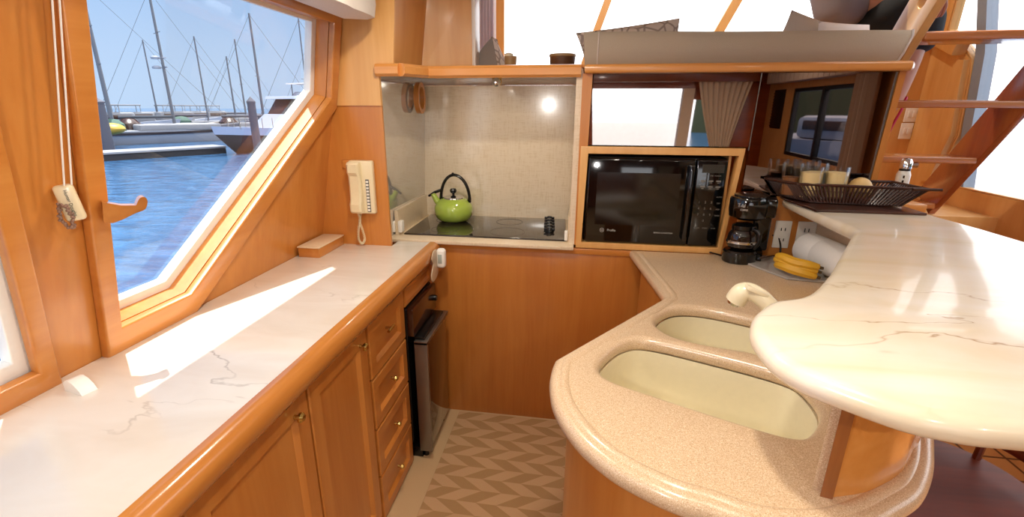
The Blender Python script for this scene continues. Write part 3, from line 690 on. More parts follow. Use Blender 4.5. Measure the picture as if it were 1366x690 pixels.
# faucet
g = thing('faucet', 'cream pull-out sink faucet with curved neck behind the small basin', 'faucet', (.60, 1.10, ZC))
pa = Py(1000, 393, 1.16)
Yf = 1.14
sp_ = [Py(1075, 460, 1.10), Py(1052, 432, 1.11), Py(1030, 411, 1.125), Py(1014, 396, 1.14), Py(1000, 389, 1.15), Py(989, 391, 1.155), Py(981, 401, 1.16)]
sp_ = [Vector((.62, 1.10, ZC+.02))]+[v for v in sp_[1:]]
sp2 = spline(sp_, 6)
gg = G(); nn = len(sp2); rad = [.020+.004*min(1, max(0, (i/nn-.55)*4)) for i in range(nn)]
gg.tube(sp2, rad, 18); gg.build('spout', cream, g, 60)
hd = Py(994, 384, 1.14)
d_ = (sp2[-1]-sp2[-4]).normalized()
gg = G(); gg.tube([sp2[-1]-d_*.004, sp2[-1]+d_*.010], [.017, .015], 16); gg.build('aerator', chrome, g)
gg = G(); c_ = Py(1003, 386, 1.135); a_ = Py(1016, 392, 1.13)
Mb = Matrix.Translation((c_+a_)/2) @ Matrix.Rotation(math.atan2(-(a_.z-c_.z), a_.x-c_.x), 4, 'Y')
gg.box(-.026, .026, -.012, .012, -.004, .006, .003, M=Mb); gg.build('spray_button', cream, g)
gg = G(); gg.lathe([(.034, 0), (.034, .010), (.024, .02), (.022, .05), (.001, .055)], (.62, 1.10, ZC), 24); gg.build('base', cream, g)
gg = G(); gg.tube([(.62, 1.10, ZC+.05), (.66, 1.15, ZC+.09), (.70, 1.19, ZC+.10)], [.010, .008, .008], 10); gg.build('lever', cream, g)
# knee wall (bar support)
ob = [Pz(*p, ZC) for p in [(1108, 664), (1150, 658), (1180, 647), (1205, 629), (1217, 605), (1226, 580)]]
outer = [(p.x, p.y) for p in ob]+[(.69, 1.0), (.80, 1.16), (.98, 1.38), (1.05, 1.55), (1.05, 2.062)]
ca = Pz(1093, 660, ZC)
inner = [(.97, 2.062), (.965, 1.58), (.88, 1.38), (.74, 1.24), (.62, 1.09), (.545, .93), (.50, .84), (ca.x+.006, ca.y+.006)]
oc = [(p.x, p.y) for p in spline([(*p, 0) for p in outer[:-1]], 4)]+[outer[-1]]
ic = [inner[0]]+[(p.x, p.y) for p in spline([(*p, 0) for p in inner[1:]], 4)]
g = thing('bar_support', 'curved cherry support standing on the sink counter and carrying the marble bar', 'bar support', (.45, .72, ZC))
zb0 = ZC; zb1 = 1.112
gg = G(); pp = oc+ic; gg.rings([[(p[0], p[1], zb0) for p in pp], [(p[0], p[1], zb1) for p in pp]]); gg.build('curved_wall', woodl if False else wood('cherry_support', 'DC9A50', 'CE883E', 'y', .25, .5), g, 30)
dirv = Vector((oc[0][0]-ca.x, oc[0][1]-ca.y, 0)); 
gg = G(); gg.prism([(ca.x-.001, ca.y-.004, zb0), (oc[0][0]+.001, oc[0][1]-.004, zb0), (oc[0][0]+.004, oc[0][1]+.004, zb0), (ca.x+.008, ca.y+.012, zb0)], (0, 0, zb1-zb0)); gg.build('end_post', wood('brown_end_post', 'A0602A', '7E4418', 'z', .3, .4, 2), g)
gg = G(); w_ = .012
ins = [(ic[-1][0], ic[-1][1])]+[p for p in ic[::-1]][1:26]
gg.rings([[(p[0], p[1], z_) for p in ins+[(q_[0]-.012, q_[1]+.006) for q_ in ins[::-1]]] for z_ in (ZC, zb1-.002)]); gg.build('speckled_facing', corian, g)
# marble bar top
def bz_(p): q = Pz(p[0], p[1], 1.132); return (q.x, q.y)
be = [bz_(p) for p in [(1105, 374), (1083, 398), (1060, 409), (1027, 414), (1007, 428), (1000, 441), (1002, 458), (1027, 490), (1065, 514), (1120, 537), (1204, 567), (1273, 583), (1340, 592)]]
be2 = [(p.x, p.y) for p in spline([(*p, 0) for p in be+[(.62, .555), (.80, .62), (1.0, .76), (1.15, 1.02), (1.22, 1.35)]], 5)]
cB = bz_((1139, 317)); cA = bz_((1035, 268))
bout = [(cA[0], 2.064), (cB[0]+.001, cB[1]+.05), (cB[0]-.006, cB[1]-.005)]+be2+[(1.215, 1.60), (1.20, 1.795), (1.185, 2.064)]
g = G(); g.plate(bout, [], .040, .019, PL(1.155-.020), 5)
tag(g.build('marble_counter', marb2, ang=50), 'raised polished cream marble bar top with a rounded end over the sink', 'bar top')
# ================================================================== THINGS ON THE SINK COUNTER
# coffee maker
c = Vector((.690, 1.993, ZC)); g = thing('coffee_maker', 'black drip coffee maker with glass carafe beside the microwave', 'coffee maker', c)
def cb(x0, x1, y0, y1, z0, z1, b, nm, m, par=None, rot=-14):
    M = Matrix.Translation(c) @ Matrix.Rotation(R(rot), 4, 'Z')
    return G().box(x0, x1, y0, y1, z0, z1, b, M=M, seg=3).build(nm, m, par or g)
M = Matrix.Translation(c) @ Matrix.Rotation(R(-14), 4, 'Z')
M3 = M.to_3x3().to_4x4()
gg = G(); gg.lathe([(.066, 0), (.070, .006), (.070, .038), (.064, .045), (.001, .046)], M @ Vector((-.03, -.045, 0)), 32)
gg.box(-.080, .060, -.045, .085, 0, .045, .008, M=M); gg.build('base', blackg, g)
cb(.005, .075, -.01, .085, .04, .215, .008, 'water_tank', blackg)
gg = G(); gg.lathe([(.052, .155), (.074, .165), (.078, .19), (.078, .225), (.074, .232), (.060, .236)], M @ Vector((-.022, -.030, 0)), 36)
gg.box(-.06, .085, -.06, .088, .165, .232, .010, M=M); gg.build('brew_head', blackg, g)
G().lathe([(.068, .232), (.070, .240), (.050, .246), (.001, .246)], M @ Vector((-.016, -.018, 0)), 36).build('lid', plain('smoke_lid', '2A201A', .1, coat=.4), g)
pr = spline([(.040, .048, 0), (.056, .058, 0), (.060, .080, 0), (.054, .105, 0), (.040, .122, 0), (.040, .130, 0)], 4)
ca_ = G().lathe([(p.x, p.y) for p in pr], M @ Vector((-.03, -.045, 0)), 36, cap=False).build('carafe', plain('dark_carafe_glass', '1A0E0A', .04, coat=.6), g)
G().lathe([(.0445, .118), (.047, .120), (.047, .134), (.030, .142), (.001, .143)], M @ Vector((-.03, -.045, 0)), 30).build('carafe_lid', blackp, ca_)
G().lathe([(.0605, .070), (.0625, .072), (.0625, .079), (.0605, .081)], M @ Vector((-.03, -.045, 0)), 36).build('carafe_band', chrome, ca_)
hp = [M @ Vector(v) for v in ((.010, -.085, .125), (.030, -.105, .118), (.034, -.108, .085), (.022, -.092, .062))]
G().tube(spline(hp, 5), .008, 10).build('carafe_handle', blackp, ca_)
Mt = M @ Matrix(((1, 0, 0, -.052), (0, 0, -1, -.1085), (0, 1, 0, .203), (0, 0, 0, 1)))
Mt = Matrix.Translation(M @ Vector((-.022, -.030, 0))) @ Matrix.Rotation(R(-36), 4, 'Z') @ Matrix(((1, 0, 0, 0), (0, 0, -1, -.0788), (0, 1, 0, .204), (0, 0, 0, 1)))
G().text('T-fal', .017, Mt).build('brand_lettering', lett, g); G().text('COFFEE', .009, Mt @ Matrix.Translation((.012, -.012, 0))).build('lettering', lett, g)
g.scale = (.92, .78, 1.12)
# cord from the coffee maker
g = G(); g.tube(spline([Pz(1012, 345, ZC+.05), (.80, 2.03, ZC+.01), (.83, 2.035, ZC+.012), (.835, 2.05, ZC+.05), (.82, 2.056, ZC+.085), (.80, 2.06, ZC+.09)], 8), .0035, 8)
tag(g.build('power_cord', blackp), 'black power cord rising from the counter to the wall outlet by the coffee maker', 'cord')
g = G(); g.tube(spline([Pz(962, 341, ZC+.005), Pz(948, 337, ZC+.004), Pz(938, 335, ZC+.004), Pz(925, 333, ZC+.01)], 6), .0035, 8); p = Pz(926, 332, ZC+.008); g.box(p.x-.012, p.x+.012, p.y-.008, p.y+.008, ZC+.002, ZC+.022, .002)
tag(g.build('power_cord', blackp), 'short black cord with plug lying on the counter under the microwave', 'cord')
# outlets
zo = 1.006
def outlet(xc, label, gfci, wdt=.062):
    t = thing('wall_outlet', label, 'outlet', (xc, 2.055, zo), 'outlets under the bar')
    G().box(xc-wdt/2, xc+wdt/2, 2.052, 2.060, zo-.057, zo+.057, .003).build('cover_plate', whitepl, t)
    for dz_ in (-.022, .022):
        gg = G()
        if gfci: gg.box(xc-.010, xc-.007, 2.0505, 2.053, zo+dz_-.008, zo+dz_+.008); gg.box(xc+.005, xc+.008, 2.0505, 2.053, zo+dz_-.007, zo+dz_+.007)
        else: gg.box(xc-.009, xc-.006, 2.0505, 2.053, zo+dz_-.006, zo+dz_+.006); gg.box(xc+.006, xc+.009, 2.0505, 2.053, zo+dz_-.006, zo+dz_+.006)
        gg.build('socket', blackp, t)
    if gfci: G().box(xc-.008, xc+.008, 2.0500, 2.053, zo-.004, zo+.004, .001).build('test_button', blackp, t)
    return t
outlet(.835, 'white wall outlet with two plain sockets right behind the coffee maker', False); outlet(.925, 'white wall outlet with test buttons, the one nearer the paper towels', True, .072)
struct(G().box(.66, 1.10, 2.060, 2.075, ZC-.03, 1.16), 'wall_forward', woodz)
# paper towel roll on a holder
a = Vector((.865, 1.955, ZC+.062)); b = Vector((1.02, 1.735, ZC+.062)); b = a+(Vector((.895, 1.66, ZC+.062))-a).normalized()*.27
a = Vector((.905, 1.975, ZC+.064)); b = a+Vector((.05, -.265, 0)).normalized()*.275
g = thing('paper_towel_roll', 'thick white paper towel roll lying under the marble bar', 'paper towels', (a+b)/2-Vector((0, 0, .062)))
ax = (b-a).normalized(); Mr = ax.to_track_quat('Z', 'Y').to_matrix().to_4x4(); L_ = (b-a).length
G().lathe([(.020, 0), (.061, 0), (.063, .004), (.063, .09), (.0612, .095), (.063, .10), (.063, L_-.004), (.061, L_), (.020, L_)], a, 48, Mr, cap=False).build('roll', paper, g)
G().lathe([(.020, .0), (.0205, L_)], a, 24, Mr, cap=False).build('core', plain('cardboard_core', '6A5240', .9), g)
# stone board, bananas
bp = [Pz(*p, ZC) for p in [(992, 352), (1052, 374), (1100, 378)]]
g = G(); brd = [(bp[0].x, bp[0].y), (bp[1].x-.004, bp[1].y), (bp[2].x+.01, bp[2].y), (.945, 2.0), (.77, 2.04)]
if poly_area(brd) < 0: brd = brd[::-1]
g.plate(brd, [], .008, .002, PL(ZC+.0045)); tag(g.build('cutting_board', slate), 'thin pale grey stone board lying under the bananas', 'board')
bcen = Pz(1060, 362, ZC+.03)
for i, (dz_, dy, lab) in enumerate(((.018, 0.0, 'lowest yellow banana lying on the grey stone board'), (.036, .012, 'middle yellow banana of the pile on the board'), (.052, .004, 'topmost yellow banana of the pile, its ends dark'))):
    s_ = Pz(1034, 352, ZC+.03); e_ = Pz(1088, 366, ZC+.03)
    s_ = Vector((s_.x-.004, s_.y-.02+dy, ZC+.009+dz_+.006)); e_ = Vector((e_.x+.002*i, e_.y-.006+dy*.3, ZC+.009+dz_-.004))
    mid = (s_+e_)/2+Vector((-.018, -.020, .010-.004*i))
    pts = spline([s_, (s_*.55+mid*.45)+Vector((-.004, -.006, .004)), mid, (e_*.55+mid*.45)+Vector((-.003, -.005, .002)), e_], 6)
    n = len(pts); rad = [.006+.0125*math.sin(PI*min(1, max(0, (k+1.0)/(n+1))))**.5 for k in range(n)]
    t = thing('banana', lab, 'banana', mid, 'bananas on the board')
    G().tube(pts, rad, 8).build('peel', ban, t, 20)
    dd = (pts[-1]-pts[-3]).normalized(); G().tube([pts[-1]-dd*.002, pts[-1]+dd*.014], [.006, .005], 8).build('stem', bant, t)
# ================================================================== THINGS ON THE BAR
ZB = 1.155
g = G(); mp_ = [Pz(*p, ZB) for p in [(1088, 283), (1236, 288), (1200, 271), (1045, 262)]]
mpl = [(mp_[0].x, mp_[0].y), (mp_[1].x, mp_[1].y), (1.165, 2.045), (.80, 2.05), (.80, 2.0)]
if poly_area(mpl) < 0: mpl = mpl[::-1]
g.plate(mpl, [], .008, .002, PL(ZB+.0045)); tag(g.build('wooden_mat', matw), 'flat dark wooden mat under the wicker tray on the bar', 'mat')
bt = [Vector((.790, 2.042)), Vector((.850, 1.915)), Vector((1.133, 1.876)), Vector((1.138, 2.036))]
tp = [Vector((.742, 2.052)), Vector((.808, 1.93)), Vector((1.205, 1.870)), Vector((1.19, 2.052))]
zb_, zt_ = ZB+.012, ZB+.076
g = thing('wicker_tray', 'dark slatted tray basket with flared sides on the bar', 'tray', (1.0, 1.95, zb_))
gg = G(); gg.rings([[(p.x, p.y, z_) for p in bt] for z_ in (zb_, zb_+.006)]); gg.build('tray_bottom', wicker, g)
gg = G(); tpv = [Vector((p.x, p.y, zt_)) for p in tp]; loop = []
for i in range(4):
    gg.tube([tpv[i], tpv[(i+1) % 4]], .0055, 8)
for p in tpv: gg.ball(p, .0056, n=8)
gg.tube([tpv[2]-Vector((.05, 0, 0)), tpv[2]+Vector((.040, -.002, .0))], .0050, 8); gg.tube([tpv[0]+Vector((.05, 0, 0)), tpv[0]-Vector((.012, 0, -.002))], .0050, 8)
gg.build('rim', wicker, g)
gg = G()
for i in range(4):
    a, b = bt[i], bt[(i+1) % 4]; c_, d_ = tp[i], tp[(i+1) % 4]; n = int((b-a).length/.0098)
    for k in range(n+1):
        t_ = k/n; p = a.lerp(b, t_); q = c_.lerp(d_, t_)
        gg.tube([(p.x, p.y, zb_+.003), (q.x, q.y, zt_)], .0040, 5)
    for f_ in (.33, .66):
        p = a.lerp(c_, f_); q = b.lerp(d_, f_); gg.tube([(p.x, p.y, zb_+(zt_-zb_)*f_), (q.x, q.y, zb_+(zt_-zb_)*f_)], .0014, 5)
gg.build('slatted_side', wicker, g)
def tumbler(x, y, label, m, r=.033, h=.088, fill=.055):
    z = zb_+.0065; t = thing('tumbler', label, 'glass', (x, y, z), 'tumblers in the tray')
    G().lathe([(.001, 0), (r-.002, 0), (r, .003), (r+.001, h), (r-.0015, h), (r-.003, .008), (.001, .008)], (x, y, z), 32, cap=False).build('glass', clearg, t)
    G().lathe([(.001, .009), (r-.0036, .009), (r-.0028, fill), (.001, fill)], (x, y, z), 32).build('filling', m, t)
xs = [(1057, 2.000, 217, 236, .036, 'leftmost tumbler in the tray, filled with brown amber wax', amber), (1084, 2.012, 217, 229, .037, 'cream filled tumbler standing behind the two front ones in the tray', wax), (1083, 1.955, 222, 230, .039, 'cream filled tumbler in the tray, front middle', wax), (1117, 1.955, 222, 230, .039, 'cream filled tumbler in the tray, rightmost of the four', wax)]
for u, y, vt_, vf_, r__, lab, m in xs:
    if y > 2.01: u = 1089
    p = Py(u, 232, y); b0_ = zb_+.0065; tumbler(p.x, y, lab, m, r__, Py(u, vt_, y).z-b0_, Py(u, vf_, y).z-b0_)
p = Py(1153, 247, 1.93)
g = thing('lemon', 'pale yellow round fruit lying in the tray right of the tumblers', 'fruit', (p.x, 1.93, zb_+.006))
G().ball((p.x, 1.955, zb_+.007+.042), (.040, .036, .042)).build('fruit_body', plain('lemon_peel', 'DDB878', .5), g)
G().ball((p.x+.040, 1.955, zb_+.049), (.006, .005, .005), n=10).build('fruit_tip', plain('fruit_tip', 'B08A48', .6), g)
# chrome topped bottle behind
p0 = Py(1203, 243, 2.20); p1 = Py(1213, 207, 2.20)
# stands on a small shelf of the cabinet back, beyond the tray
zsh = 1.02
g = thing('bottle', 'small clear bottle with chrome stopper behind the tray, seen between ladder treads', 'bottle', (p0.x, 2.2, ZB))
bx, by = Py(1203, 243, 2.10).x+.0, 2.10
bz0 = ZB
struct(G().box(1.19, 1.30, 2.0, 2.20, ZB-.03, ZB, .003), 'trim_3', woodlx)
bx = 1.252
gg = G(); gg.lathe([(.020, 0), (.023, .004), (.023, .100), (.017, .118)], (bx, by, bz0), 24); gg.build('bottle_body', plain('milky_bottle', 'DEDCD2', .2), g)
gg = G(); gg.lathe([(.012, .116), (.020, .124), (.021, .146), (.014, .160), (.001, .164)], (bx, by, bz0), 24); gg.tube([(bx, by, bz0+.134), (bx+.036, by-.004, bz0+.138)], [.009, .012]); gg.build('stopper', chrome, g)
gg = G(); gg.lathe([(.0182, .110), (.0184, .121)], (bx, by, bz0), 24); gg.build('neck_ring', blackp, g)
for i in range(3): G().box(bx-.014, bx-.008, by-.0238, by-.0222, bz0+.052+i*.018, bz0+.062+i*.018).build('marking', blackp, g)
# ================================================================== THINGS ON THE PORT WALL AND COUNTER
# wall telephone
xa, xb = Py(468, 250, 1.93).x, Py(500, 250, 1.93).x; za, zb2 = 1.058, 1.286; yp = yF
g = thing('wall_telephone', 'ivory wall telephone with handset and coiled cord on the cherry wall', 'telephone', ((xa+xb)/2, yp, za))
G().box(xa+.003, xb, yp-.030, yp-.001, za, zb2, .008, seg=3).build('base', ivory, g)
xh0, xh1 = xa+.006, xa+.062
prof = [(za+.006, .052), (za+.014, .060), (za+.045, .062), (za+.065, .052), (za+.12, .050), (za+.165, .052), (za+.18, .062), (za+.214, .062), (za+.222, .054)]
gg = G(); rr_ = []
for z_, d_ in prof:
    rr_.append([(xh0, yp-.030, z_), (xh0+.002, yp-d_+.006, z_), (xh0+.010, yp-d_, z_), (xh1-.010, yp-d_, z_), (xh1-.002, yp-d_+.006, z_), (xh1, yp-.030, z_)])
gg.rings(rr_); hs = gg.build('handset', ivory, g, 30)
xk = xb-.026
G().box(xk-.008, xk+.008, yp-.0315, yp-.029, za+.010, za+.150, .001).build('keypad', keym, g)
gg = G()
for i in range(10): gg.box(xk-.0055, xk+.0055, yp-.0345, yp-.031, za+.014+i*.0135, za+.0225+i*.0135, .001)
gg.build('keys', whitepl, g)
gg = G(); xc = xa+.034
pts = [(xc, yp-.035, za+.004), (xc+.002, yp-.030, za-.03), (xc-.010, yp-.028, za-.07), (xc-.014, yp-.026, za-.115), (xc, yp-.026, za-.136), (xc+.014, yp-.026, za-.115), (xc+.008, yp-.028, za-.07), (xc-.004, yp-.022, za-.035), (xc+.004, yp-.018, za+.002)]
base_p = spline(pts, 40); co = []
for i, p in enumerate(base_p):
    th = i*.95; t_ = (base_p[min(i+1, len(base_p)-1)]-base_p[max(i-1, 0)]).normalized(); n1 = t_.cross(Vector((0, 1, 0))).normalized(); n2 = t_.cross(n1)
    co.append(p+n1*math.cos(th)*.0042+n2*math.sin(th)*.0042)
gg.tube(co, .0020, 5); gg.build('cord', ivory, g, 60)
g = G(); p = Py(462, 219, yF); g.box(p.x-.016, p.x+.018, yF-.008, yF-.0005, p.z-.018, p.z+.018, .003); tag(g.build('wall_hook_block', woodz), 'small square cherry block on the wall beside the telephone', 'wooden block')
# corner box
g = thing('corner_box', 'low cherry box with beige top in the worktop corner', 'box', (-1.09, 1.82, ZC))
x_0, x_1 = -1.125, -1.033
G().box(x_0, x_1, 1.722, yF-.012, ZC, ZC+.040, .002).build('box_body', woody, g)
G().box(x_0-.002, x_1+.003, 1.719, yF-.010, ZC+.040, ZC+.045, .001).build('box_top', lam, g)
# white quarter round stop
p = Pz(106, 527, ZC); q_ = Pz(138, 522, ZC); p3 = Pz(128, 529, ZC)
g = G(); rw = .034; hh = .026; sec = [(0, 0), (rw, 0)]+[]
M_ = Matrix.Translation((-1.055, .748, ZC)) @ Matrix.Rotation(R(-12), 4, 'Z')
pts2 = [(-.026, 0), (.034, 0), (.024, .012), (.010, .022), (-.006, .027), (-.018, .025), (-.026, .018)]
g.prism([M_ @ Vector((a_, -.012, b_)) for a_, b_ in pts2], M_.to_3x3() @ Vector((0, .030, 0)))
tag(g.build('white_stop', whitepl, ang=50), 'small white curved plastic stop standing on the worktop by the wall', 'stop')
# wooden window latch
g = thing('window_latch', 'carved cherry window latch hook on the window stile', 'latch', Pw(140, 280))
c = Pw(128, 272)
def wl(y, z, w): v = MW @ Vector((y, z*SL, 0)); return v+Vector((1/SL, 0, -K/SL))*w
zl = c.z; yl = c.y
pl2 = [(.012, .020), (.012, -.025), (.020, -.031), (.040, -.018), (.055, -.004), (.080, .006), (.100, .016), (.104, .030), (.096, .040), (.082, .040), (.074, .030), (.070, .018), (.050, .012)]
pl2 = [(-.010+a_, b_) for a_, b_ in pl2]
gg = G(); hk = [wl(yl-.012, zl+.016, .026), wl(yl-.012, zl-.030, .026), wl(yl+.006, zl-.034, .030), wl(yl+.012, zl-.022, .05), wl(yl+.028, zl-.008, .065), wl(yl+.048, zl-.002, .07), wl(yl+.056, zl+.014, .07), wl(yl+.050, zl+.026, .07), wl(yl+.036, zl+.026, .07), wl(yl+.030, zl+.010, .066), wl(yl+.010, zl+.010, .05)]
hk = hk[:3]+spline(hk[3:10], 4)+[hk[10]]; gg.prism(hk, Vector((.024, -.018, .0))); gg.build('hook', nose_m, g)
# blind cord with weights
g = thing('blind_pull', 'looped white blind cord with ivory tassel block and bead chain hanging on the port wall', 'blind cord', Pw(70, 250))
tA, tB = Pw(50, -12), Pw(60, -12); bA, bB = Pw(69, 247), Pw(79, 246)
off = Vector((.03, 0, 0))
def vert(a, b): return [a+off, a.lerp(b, .5)+off*1.0, b+off]
gg = G(); gg.tube(vert(tA, bA), .0018, 6); gg.tube(vert(tB, bB), .0018, 6); gg.build('cord', whitepl, g)
pc = Pw(79, 270)+Vector((.026, 0, 0)); Mc = Matrix.Translation(pc) @ Matrix.Rotation(R(-11), 4, 'Y') @ Matrix.Rotation(R(6), 4, 'X')
Mc = Matrix.Translation(pc) @ Matrix(((-0.35, .93, 0, 0), (.93, .35, 0, 0), (0, 0, 1, 0), (0, 0, 0, 1))).inverted() if False else Matrix.Translation(pc) @ Matrix.Rotation(R(40), 4, 'Z') @ Matrix.Rotation(R(-8), 4, 'Y')
blk = G().box(-.017, .017, -.010, .010, -.038, .038, .007, M=Mc, seg=3).build('tassel_block', ivory, g)
gg = G(); gg.text('Hunter Douglas', .0085, Mc @ Matrix(((0, -1, 0, -.0), (0, 0, -1, -.0106), (1, 0, 0, 0), (0, 0, 0, 1))) @ Matrix.Rotation(PI, 4, 'Z')); gg.build('lettering', keym, blk)
gg = G(); cpts = spline([Pw(66, 272)+off*.8, Pw(65, 285)+off*.9, Pw(69, 297)+off, Pw(76, 303)+off*1.2, Pw(77, 294)+off*1.3, Pw(71, 280)+off*1.3, Pw(67, 272)+off], 7)
for p in cpts: gg.ball(p+Vector((random.uniform(-.002, .002), random.uniform(-.003, .003), random.uniform(-.002, .002))), .0034, n=8)
gg.build('bead_chain', plain('dull_bead', '8A6A58', .5), g)
# valance above the window
g = thing('valance', 'pleated cream window valance above the port window', 'valance', (-.88, 1.2, 1.85))
va = Py(503, 30, 1.86)
zt2 = 2.03; zb3 = 1.812
vx1 = Py(501, 20, 1.86).x
gg = G(); n = 44
sec = []
for i in range(n+1):
    y = -.7+(1.86+.7)*i/n; w_ = .004*math.sin(i*2.1)
    sec.append([(wx(1.9)+.045, y, zb3+.006), (vx1-.03+w_, y, zb3), (vx1+w_, y, zb3+.006), (vx1+.008+w_, y, zb3+.05), (vx1-.004, y, zt2), (wx(1.9)+.045, y, zt2)])
gg.rings(sec); gg.build('fabric', plain('cream_valance_cloth', 'D8CFC4', .9), g, 60)
G().box(wx(1.86)+.03, wx(1.86)+.062, -.65, 1.80, 1.838, 1.872, .006).build('blind_rail', plain('grey_blind_rail', '6E6A64', .6), g)
g = G(); g.box(vx1-.02, vx1+.07, 1.88, 1.95-.008, 1.905, 2.0, .02, seg=3)
p = Py(512, 4, 1.90); tag(g.build('blind_box', plain('taupe_end_box', 'A89A8A', .7)), 'rounded taupe end box at the ceiling right of the valance', 'box')
# ================================================================== LEDGE AND SETTEE THINGS
ZL = ltop
yl_ = 2.40
c = Py(681, 88, yl_); g = thing('cup', 'small horn coloured cup standing on the ledge', 'cup', (c.x, yl_, ZL))
G().lathe([(.024, 0), (.026, .003), (.030, .062), (.027, .062), (.024, .006), (.001, .006)], (c.x, yl_, ZL), 28, cap=False).build('cup_body', bamboo, g)
G().lathe([(.001, .056), (.020, .056), (.022, .072), (.010, .078), (.001, .078)], (c.x-.008, yl_, ZL), 20).build('cup_lid', cream, g)
c = Py(750, 88, yl_); g = thing('bowl', 'small dark wooden bowl standing on the ledge', 'bowl', (c.x, yl_, ZL))
G().lathe([(.001, 0), (.046, 0), (.056, .012), (.060, .066), (.057, .066), (.050, .014), (.001, .008)], (c.x, yl_, ZL), 36, cap=False).build('bowl_body', bowlm, g)
G().lathe([(.0592, .056), (.0612, .058), (.0614, .066), (.0602, .068)], (c.x, yl_, ZL), 36).build('bowl_rim', bamboo, g)
# grey wedge cushion
pa, pb_, pc_ = Py(634, 96, 2.42), Py(656, 49, 2.44), Py(672, 90, 2.42)
g = thing('wedge_cushion', 'grey pointed cushion with a patterned side standing at the left end of the ledge', 'cushion', (pa.x+.07, 2.45, ZL))
f1 = spline([(pa.x-.01, 2.42, ZL), (pa.x-.0, 2.42, ZL+.05), (pa.x+.03, 2.43, ZL+.10), (pb_.x, 2.44, pb_.z)], 5)+[Vector((pc_.x-.025, 2.38, ZL+.03)), Vector((pc_.x-.03, 2.38, ZL))]
G().prism(f1, (.01, .10, 0)).build('cushion_body', plain('grey_cloth_cushion', '8E8680', .9, bump=.4, bscale=300), g)
G().prism([(pb_.x+.002, 2.437, pb_.z), (pc_.x, 2.42, ZL+.03), (pc_.x+.002, 2.42, ZL), (pc_.x-.028, 2.377, ZL), (pc_.x-.024, 2.377, ZL+.03)], (.005, .09, 0)).build('patterned_side', leafp, g)
# curtain between pilaster and windshield post
p0, p1 = Py(640, 40, 3.2), Py(661, 40, 3.2)
g = G(); sec = []; n = 30
for i in range(n+1):
    x = p0.x-.03+(p1.x-p0.x+.03)*i/n; y = 3.2+.018*math.sin(i*1.3); sec.append([(x, y, 1.62), (x, y, 2.6), (x, y+.006, 2.6), (x, y+.006, 1.62)])
g.rings(sec); tag(g.build('curtain', lav, ang=60), 'pale lilac curtain strip hanging beside the windshield post', 'curtain')
# settee back bolster
x_a, x_b = Py(782, 60, 2.16).x, Py(1196, 60, 2.16).x
g = thing('settee_bolster', 'long taupe upholstered backrest cushion on top of the mirrored cabinet', 'cushion', ((x_a+x_b)/2, 2.25, ctop))
gg = G(); r_ = []
zb4 = ctop
def bsec(x, k, tz=1.0): return [(x, 2.14+.14*(1-k)/2, zb4+.002), (x, 2.125+.10*(1-k), zb4+.03), (x, 2.12+.10*(1-k), zb4+.105*tz), (x, 2.135+.06*(1-k), zb4+.128*tz), (x, 2.30, zb4+.128*tz), (x, 2.32, zb4+.10*tz), (x, 2.32, zb4+.002)]
n = 24
for i in range(n+1):
    t_ = i/n; x = x_a+(x_b-x_a)*t_; tz = 1.0+.03*math.sin(t_*9)*.3-(t_)*.13
    top_x = x + (.035 if i == n else 0)
    s_ = bsec(x, 1, tz)
    s_ = [(p[0]+(.030*(p[2]-zb4)/.12 if i == n else (-.012*(p[2]-zb4)/.12 if i == 0 else 0)), p[1], p[2]) for p in s_]
    r_.append(s_)
gg.rings(r_); gg.build('cushion_body', fabric, g, 45)
G().tube([Vector(r_[-1][j])+Vector((.001, -.002, 0)) for j in range(4)], .004, 6).build('piping', fabl, g); G().tube([Vector(r_[1][j])+Vector((.0, -.001, 0)) for j in range(4)], .003, 6).build('piping', fabl, g)
def pillow(cor4, th, m, name='pillow'):
    gg = G(); n = 14; P = [Vector(p) for p in cor4]
    nrm = (P[1]-P[0]).cross(P[3]-P[0]).normalized(); top = []; bot = []
    for i in range(n+1):
        ra, rb = [], []
        for j in range(n+1):
            u, v = i/n, j/n
            bu, bv = 4*u*(1-u), 4*v*(1-v)
            pin = .04
            uu = u+(u-.5)*0; q = P[0].lerp(P[1], u).lerp(P[3].lerp(P[2], u), v); ce = (P[0]+P[1]+P[2]+P[3])/4
            e_ = (1-bu)*bv*pin+(1-bv)*bu*pin; q = q.lerp(ce, e_)
            d_ = th*(max(bu*bv, 0)**.42)
            ra.append(q+nrm*d_); rb.append(q-nrm*d_)
        top.append(ra); bot.append(rb)
    gg.rings(top, cap=False, closed=False); gg.rings(bot, cap=False, closed=False)
    bmesh.ops.remove_doubles(gg.bm, verts=gg.bm.verts, dist=1e-5)
    return gg
yP = 2.40
g = thing('throw_pillow', 'leaf patterned taupe throw pillow leaning behind the left end of the bolster', 'pillow', (.1, yP, ctop))
c4 = [Py(783, 100, yP-.02), Py(905, 96, yP+.03), Py(907, 24, yP+.03), Py(768, 44, yP-.03)]
pillow(c4, .05, leafp).build('cushion_body', leafp, g, 60)
c4 = [Py(1040, 120, yP), Py(1120, 110, yP+.05), Py(1085, 35, yP+.05), Py(1056, 12, yP)]
g = thing('throw_pillow', 'plain taupe throw pillow with a raised corner behind the bolster', 'pillow', (.9, yP, ctop-.05))
c4 = [Py(1030, 68, 2.42), Py(1130, 84, 2.46), Py(1120, 36, 2.46), Py(1056, 13, 2.42)]
pillow(c4, .05, fabl).build('cushion_body', fabl, g, 60)
c4 = [Py(1085, 80, 2.36), Py(1165, 86, 2.38), Py(1160, 33, 2.38), Py(1092, 28, 2.36)]
g = thing('throw_pillow', 'sunlit white throw pillow between the taupe pillow and the person', 'pillow', (1.0, 2.37, ctop-.05))
pillow(c4, .035, paper).build('cushion_body', plain('white_cushion_cloth', 'F2ECEA', .9), g, 60)
